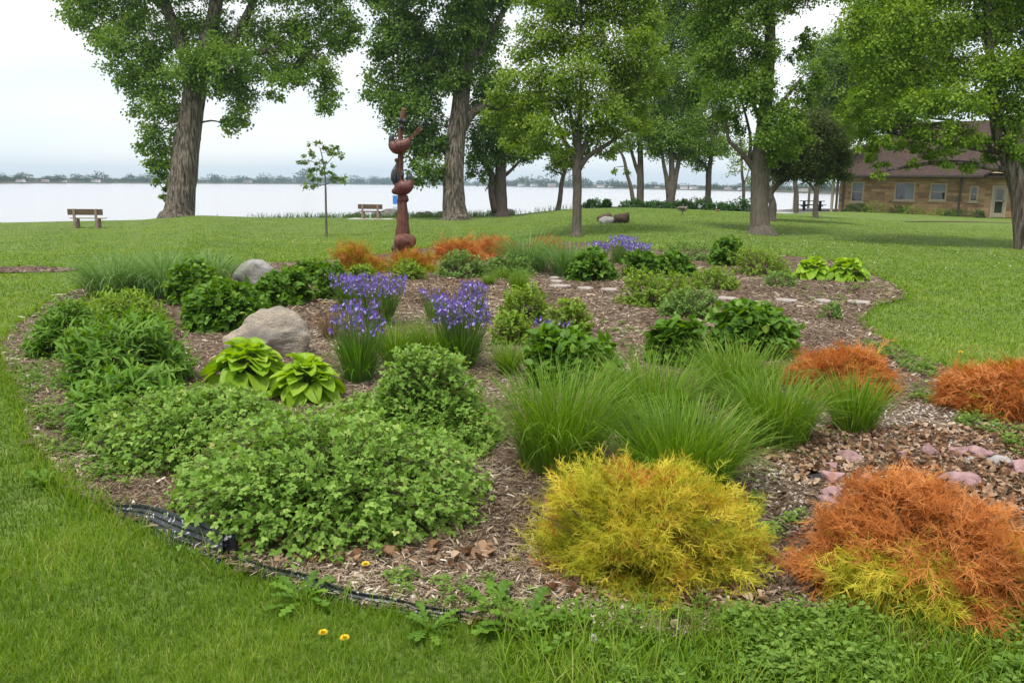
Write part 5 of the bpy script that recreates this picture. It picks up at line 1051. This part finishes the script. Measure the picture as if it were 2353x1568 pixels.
    mb = MB(); bar(mb, -5.1, -.02, -Dp, .35, bz-.05, bz+.06); mb.build('porch_floor', M['conc'], root)
    # furniture under the porch
    tw = plain('table_dark', (.03, .03, .035), .6)
    c = W3(-2.4, -2.0, 0); t0 = empty('picnic_table', (c[0], c[1], bz+.06), 'dark picnic table under the porch of the brick house', 'table', None, math.atan2(u[1], u[0]))
    for nme, cc, ss in (('tabletop', (0, 0, .74), (1.7, .8, .05)), ('bench_seat', (0, .72, .45), (1.7, .26, .05)), ('bench_seat', (0, -.72, .45), (1.7, .26, .05)), ('leg', (-.6, 0, .36), (.09, 1.5, .09)), ('leg', (.6, 0, .36), (.09, 1.5, .09)), ('leg', (-.6, 0, .36), (.08, .5, .71)), ('leg', (.6, 0, .36), (.08, .5, .71))):
        mb = MB(); box(mb, cc, ss); mb.build(nme, tw, t0, world=False)
    # foundation planting
    FB = 'low bushes along the brick wall'
    for i, (vx, w_, hh, mt, lb) in enumerate([(1957, .6, .55, 'shore', 'dark round bush under the leftmost house window'), (1985, .45, .6, 'shore', 'small dark bush left of the yellowish wall shrub'), (2010, 1.1, .75, 'locust', 'yellow green shrub between the first two house windows'), (2250, .5, .55, 'shore', 'dark bush right of the yellowish wall shrub'), (2064, .6, .55, 'shore', 'dark round bush under the big house window'),
        (2095, 1.1, .65, 'locust', 'spreading green shrub right of the big window'), (2167, .9, .45, 'locust', 'low pale shrub below the third house window'), (2198, 1.0, .5, 'shore', 'bush at the foot of the downspout')]):
        s = sc_(vx); c = W3(s, .8+.15*(i % 2), 0); c[2] = float(ground(c[0], c[1])); bush('wall_bush', lb, 'bush', None, 'oval', M[mt], .09, 900, FB, ctr=(c, w_, hh), tipv=.1)
    a = gp(2090, 511); b2 = gp(2352, 513)
house()
def path_strip():
    mb = MB(); P = [gp(x, y) for x, y in ((2080, 510), (2140, 510), (2250, 511), (2360, 514), (2600, 520))]; Q = [p+[0.08, .5, 0] for p in P]
    V = np.array([[p[0], p[1], ground(p[0], p[1])+.03] for p in P]+[[p[0], p[1], ground(p[0], p[1])+.03] for p in Q]); mb.add(V, [[i, i+1, i+6, i+5] for i in range(4)])
    tag(mb.build('footpath', M['log']), kind='structure')
path_strip()

# ---------------------------------------------------------------- black edging
def edging():
    pts = [(222, 1158), (262, 1176), (330, 1200), (400, 1228), (470, 1258), (528, 1288)]
    W_ = [gp(*p) for p in pts]
    m = M['edging']
    def ribbon(pts, hts, lean, name, lab):
        P = np.array([gp(*p) for p in pts]); n = len(P); t = np.linspace(0, n-1, (n-1)*14+1); Pi = np.stack([np.interp(t, np.arange(n), P[:, i]) for i in range(3)], -1)
        Pi[:, :2] += .008*np.sin(t[:, None]*3.1+[0, 1]); h = np.interp(t, np.arange(n), hts); ln = np.interp(t, np.arange(n), lean)
        T = nrm(np.gradient(Pi, axis=0)); nn = np.stack([T[:, 1], -T[:, 0], 0*t], -1); nn *= np.sign(-(nn*Pi).sum(1))[:, None]      # towards the viewer
        rows = []; K = 13
        for k in range(K):
            q = k/(K-1); rib = .0035*(1 if k % 2 else -1); cap_ = .010*(q > .92)
            off = ln*(1-q)*h*.6+rib+cap_; rows.append(Pi+nn*off[:, None]+np.array([0, 0, 1])*(h*q-.03)[:, None])
        bk = [r_-nn*.006-[0, 0, 0] for r_ in rows[::-1]]; rows += bk
        V = np.stack(rows); K2, m_ = V.shape[:2]; i = np.arange(K2-1)[:, None]*m_; j = np.arange(m_-1)[None]
        mb = MB(); mb.add(V, np.stack([i+j, i+j+1, i+m_+j+1, i+m_+j], -1).reshape(-1, 4)); return mb
    root = empty('lawn_edging', W_[2], 'scuffed black plastic edging strip pulled out of the ground at the front of the bed', 'edging')
    ribbon(pts, [.035, .085, .13, .155, .165, .14], [.3, .5, .8, 1.0, 1.0, .8], '', '').build('strip', m, root)
    # torn curl at its end
    e_ = gp(536, 1292); mb = MB(); th = np.linspace(-.6, 3.6, 16); V = []
    for z in np.linspace(0, .14, 7): V.append(np.stack([e_[0]+.035*np.cos(th)-.01, e_[1]+.035*np.sin(th), np.full(16, e_[2]+z-.01)+.012*np.sin(th*5)*(z > .12)], -1))
    V = np.stack(V); i = np.arange(6)[:, None]*16; j = np.arange(15)[None]; mb.add(V, np.stack([i+j, i+j+1, i+17+j, i+16+j], -1).reshape(-1, 4)); mb.build('curl', m, root)
    root2 = empty('lawn_edging', gp(700, 1358), 'thin black edging strip half buried between grass and mulch, right of the torn end', 'edging')
    ribbon([(535, 1305), (600, 1322), (680, 1346), (760, 1372), (850, 1398), (960, 1412), (1060, 1428), (1180, 1448)], [.085, .095, .10, .10, .095, .085, .08, .065], [.3]*8, '', '').build('strip', m, root2)
    p = gp(1868, 1108); mb = MB(); k = .0
    V = np.array([[-.07, .03, .005], [.0, .05, .01], [.055, -.06, .01], [.0, -.09, .005], [-.02, .04, .045], [.03, -.02, .045]]); V = np.vstack([V, V+[0, 0, -.02]])
    mb.add2(V, [[[0, 3, 2, 5], [0, 5, 4, 1], [6, 7, 8, 9]], [[0, 4, 1], [4, 5, 1], [5, 2, 1]]]); o = mb.build('plastic_scrap', plain('black_scrap', (.015, .015, .02), .5)); o.location = p+np.array([0, 0, .02]); o.scale = (1.15,)*3
    tag(o, 'flat black scrap of plastic leaning on a pink rock', 'scrap')
edging()

# ---------------------------------------------------------------- weeds, dandelions, litter details
def weeds():
    mb = MB(); t = T_oval(.3, .05, .1)
    zones = [([(1200, 1410), (1500, 1400), (2000, 1440), (2352, 1430), (2600, 1430), (2600, 1640), (2100, 1640), (1500, 1560), (1150, 1500)], 360, .09), ([(1650, 1440), (2600, 1430), (2600, 1600), (1700, 1600)], 800, .12), ([(1400, 1500), (2600, 1480), (2600, 1700), (1400, 1700)], 380, .09), ([(30, 850), (190, 880), (260, 1030), (330, 1130), (200, 1130), (90, 1020)], 240, .08), ([(0, 800), (120, 790), (180, 870), (40, 880)], 60, .08),
             ([(880, 1330), (1200, 1350), (1250, 1440), (900, 1400)], 40, .06), ([(2100, 880), (2200, 900), (2180, 960), (2090, 930)], 60, .07), ([(2200, 950), (2310, 970), (2290, 1010), (2200, 990)], 60, .09), ([(2300, 1000), (2400, 1000), (2400, 1060), (2310, 1050)], 60, .09), ([(1850, 640), (2060, 660), (2040, 710), (1800, 690)], 60, .08), ([(1700, 1150), (1850, 1180), (1850, 1300), (1740, 1300)], 45, .07), ([(1380, 740), (1520, 760), (1480, 840), (1380, 830)], 40, .06), ([(1980, 780), (2200, 850), (2150, 880), (2000, 830)], 120, .10)]
    for pg, n, s in zones:
        C = region(n, pg)
        for cx, cy in C:
            if mnoise.noise(Vector((cx*2.3, cy*2.3, 9)))+rng.normal()*.15 < -.22: continue
            d = math.hypot(cx, cy); m = rng.integers(10, 26); z = float(bedz(cx, cy)); h = s*rng.uniform(.4, 1.2); az = rng.uniform(0, 6.28, m); q = rng.random(m)
            p = np.stack([cx+np.cos(az)*q*s*.45, cy+np.sin(az)*q*s*.45, z+h*(1-q*.6)*rng.uniform(.3, 1, m)], -1); dr = np.stack([np.cos(az), np.sin(az), .35+0*az], -1)
            inst(mb, t, p, frames(dr, rdir(m, 2.5)), rng.uniform(.011, .030, m)*(1+.03*d), np.clip(rng.random()*.4+.3+rng.normal(size=m)*.12, 0, 1))
    tag(mb.build('weeds', M['weed']), 'low leafy green weeds creeping over the mulch and bed rim', 'weeds', kind='stuff')
    mb = MB(); C = region(5200, [(1150, 1440), (1500, 1430), (2000, 1450), (2600, 1430), (2600, 1700), (1150, 1640)]); n = len(C)
    blades(mb, np.stack([C[:, 0], C[:, 1], ground(C[:, 0], C[:, 1])], -1), rng.uniform(0, 6.28, n), np.abs(rng.normal(size=n))*.35, rng.uniform(.06, .2, n), np.full(n, .005), rng.uniform(.3, 1.5, n), np.clip(.5+.2*rng.normal(size=n), 0, 1), seg=4)
    tag(mb.build('rough_grass', M['blade']), 'rough taller grass among the weeds at the lower right border', 'grass', kind='stuff')
    # white clover heads and stray flowers far out on the lawn
    mb = MB(); P = region(230, [(1300, 530), (1700, 520), (2100, 530), (2352, 580), (2352, 640), (1900, 600), (1500, 570), (1000, 560), (500, 560), (600, 540)]); n = len(P)
    v = np.array([[1, 0, 0], [0, 1, 0], [-1, 0, 0], [0, -1, 0], [0, 0, 1], [0, 0, -1.0]]); f = np.array([[0, 1, 4], [1, 2, 4], [2, 3, 4], [3, 0, 4]])
    inst(mb, (v, f), np.stack([P[:, 0], P[:, 1], ground(P[:, 0], P[:, 1])+.05], -1), frames(rdir(n)*[1, 1, .1], rdir(n, 4)), rng.uniform(.008, .02, n), rng.uniform(.6, 1, n)); tag(mb.build('clover_flowers', plain('clover_white', (.6, .62, .5), .8)), 'white clover heads scattered over the far lawn', 'clover', kind='stuff')
weeds()
def dandelion_leafmesh(mb, c, ln, az, el, a):
    ys = np.linspace(0, 1, 13); wv = .13*np.sin(np.pi*np.clip(ys*.92+.04, 0, 1))**.6*(.35+rng.uniform(.25, .8, 13)*(np.arange(13) % 2))*(0.4+ys); wv[-1] = .0
    u = np.array([math.cos(az), math.sin(az), 0]); s = np.array([-u[1], u[0], 0]); V = []
    for y, ww in zip(ys, wv):
        q = c+u*ln*y*math.cos(el)+np.array([0, 0, 1])*(ln*y*math.sin(el)-.55*ln*y*y*math.sin(max(el, .2))); V += [q-s*ww*ln+[0, 0, .03*ln], q, q+s*ww*ln+[0, 0, .03*ln]]
    f = [[i*3+k, i*3+k+1, i*3+k+4, i*3+k+3] for i in range(12) for k in (0, 1)]; mb.add(V, f, a)
def dandelion_plants():
    for i, (x, y, s, lb) in enumerate([(700, 1385, .19, 'dandelion rosette against the black edging right of the sumac'), (985, 1450, .17, 'dandelion rosette on the grass rim below the mulch tip'), (1140, 1420, .22, 'tall leafy dandelion rosette where the edging ends'), (1205, 1450, .24, 'largest dandelion rosette at the bottom centre'), (1290, 1470, .2, 'dandelion rosette right of the largest one'),
        (1580, 1545, .18, 'dandelion rosette at the bottom right of centre'), (1820, 1550, .18, 'dandelion rosette among the weeds below the big cypress'), (1690, 1530, .16, 'small dandelion rosette between two others at the bottom'), (1980, 1560, .17, 'dandelion rosette at the very bottom under the big cypress'), (1420, 1520, .16, 'small dandelion rosette below the golden cypress'), (2120, 845, .17, 'weed rosette on the lawn corner left of the right edge cypress'), (100, 1115, .16, 'dandelion rosette on the lawn at the left rim'), (1930, 1000, .13, 'weed rosette beside the isolated grass clump')]):
        c = gp(x, y); root = empty('dandelion_plant', c, lb, 'weed', 'dandelion rosettes'); mb = MB()
        for j in range(13): dandelion_leafmesh(mb, c, s*1.15*rng.uniform(.6, 1.1), j*2.4+rng.normal()*.3, rng.uniform(.35, 1.15), rng.random())
        mb.build('leaves', M['dand'], root, smooth=False)
    for x, y, hh, lb in [(743, 1468, .03, 'yellow dandelion flower in the lawn, left one of the pair'), (792, 1480, .03, 'yellow dandelion flower in the lawn, right one of the pair'), (840, 1318, .05, 'yellow dandelion flower on the mulch under the sumac'), (1413, 1534, .03, 'yellow dandelion flower at the bottom edge near the weeds'), (744, 703, .05, 'tiny yellow flower above the brownish tuft by the irises'), (2205, 822, .06, 'yellow dandelion flower on the lawn above the right orange cypress')]:
        c = gp(x, y); root = empty('dandelion_flower', c, lb, 'flower', 'yellow dandelion flowers'); hh *= 1; k_ = 1.0 if y > 1000 else 1.5
        mb = MB(); segs(mb, np.array([c]), np.array([c+[0, 0, hh]]), .0025, .002); mb.build('stem', M['stem'], root)
        mb = MB(); t = T_diam(.16)
        for ring, (el, ln) in enumerate(((.1, .021), (.4, .019), (.8, .015), (1.2, .011))):
            m = 20; az = np.arange(m)*6.283/m+ring*.15; dr = np.stack([np.cos(az)*math.cos(el), np.sin(az)*math.cos(el), np.full(m, math.sin(el))], -1); inst(mb, t, np.repeat((c+[0, 0, hh])[None], m, 0), frames(dr, np.tile([0, 0, 1.], (m, 1))), np.full(m, ln*k_), .5)
        mb.build('petals', M['yellow'], root)
    c = gp(1362, 1500); root = empty('dandelion_clock', c, 'white dandelion seed head on a thin stalk at the bottom centre', 'flower'); mb = MB(); segs(mb, np.array([c]), np.array([c+[0, 0, .06]]), .0025, .002); mb.build('stem', M['stem'], root)
    mb = MB(); d = rdir(150); tp = c+[0, 0, .065]; segs(mb, np.repeat(tp[None], 150, 0), tp+d*.015, .0004, .0009); mb.build('seed_head', plain('seed_white', (.6, .6, .56), .9), root)
    # red flower cluster by the rear boulder
    c = gp(662, 632); c2, r, h = mound(648, 618, 682, 634); root = empty('red_flowers', c2, 'small patch of dark red flowers right of the grey rear boulder', 'flowers'); mb = MB(); m = 130; p = c2+rdir(m, .6)*[r, r, h*.9]; p[:, 2] = np.maximum(p[:, 2], c2[2]+.02)
    inst(mb, T_oval(.4), p, frames(rdir(m), rdir(m, 1)), rng.uniform(.03, .06, m), rng.random(m)); mb.build('petals', leafmat('red_petal', [(0, (.16, .01, .03)), (1, (.42, .03, .07))], .2), root)
    mb = MB(); segs(mb, np.repeat(c2[None], 30, 0), p[:30], .004, .003); mb.build('stem', M['stem'], root)
    # large dry leaves under the front sumac
    for i, (x, y, s, lb) in enumerate([(560, 1262, .07, 'curled tan dead leaf beside the torn black edging'), (908, 1290, .075, 'large tan dead leaf under the right front of the sumac'), (800, 1298, .06, 'dead leaf under the middle front of the sumac'), (1108, 1282, .09, 'greyish brown maple leaf lying on the mulch left of the golden cypress'), (990, 1272, .06, 'small rusty dead leaf under the sumac right end'), (1085, 1440, .04, 'little dead leaf caught in the grass by the edging')]):
        c = gp(x, y); mb = MB(); th = np.linspace(0, 2*np.pi, 21)[:-1]; rr = .55+.45*np.abs(np.cos(th*2.5)); V = np.stack([np.cos(th)*rr, np.sin(th)*rr, .25*np.sin(th*3)+.12], -1); V = np.vstack([V, [0, 0, 0]])*s
        mb.add(V, [[j, (j+1) % 20, 20] for j in range(20)], rng.uniform(.4, .9)); o = mb.build('dead_leaf', M['dead']); o.location = c+np.array([0, 0, .035]); o.rotation_euler = (rng.normal()*.2, rng.normal()*.2, rng.uniform(0, 6)); tag(o, lb, 'leaf', 'large dead leaves')
dandelion_plants()

# ---------------------------------------------------------------- air
def haze():
    m = bpy.data.materials.new('haze'); m.use_nodes = True; nt = m.node_tree; nt.nodes.clear(); o = N(nt, 'ShaderNodeOutputMaterial'); v = N(nt, 'ShaderNodeVolumePrincipled')
    v.inputs['Color'].default_value = (.62, .82, 1, 1); v.inputs['Density'].default_value = .00028; v.inputs['Anisotropy'].default_value = 0.2; L(nt, v.outputs[0], o.inputs['Volume'])
    mb = MB(); box(mb, (0, 1500, 20), (8000, 3900, 62)); ob = mb.build('haze', m); tag(ob, 'thin pale blue haze over the lake', 'haze', kind='stuff')
haze()
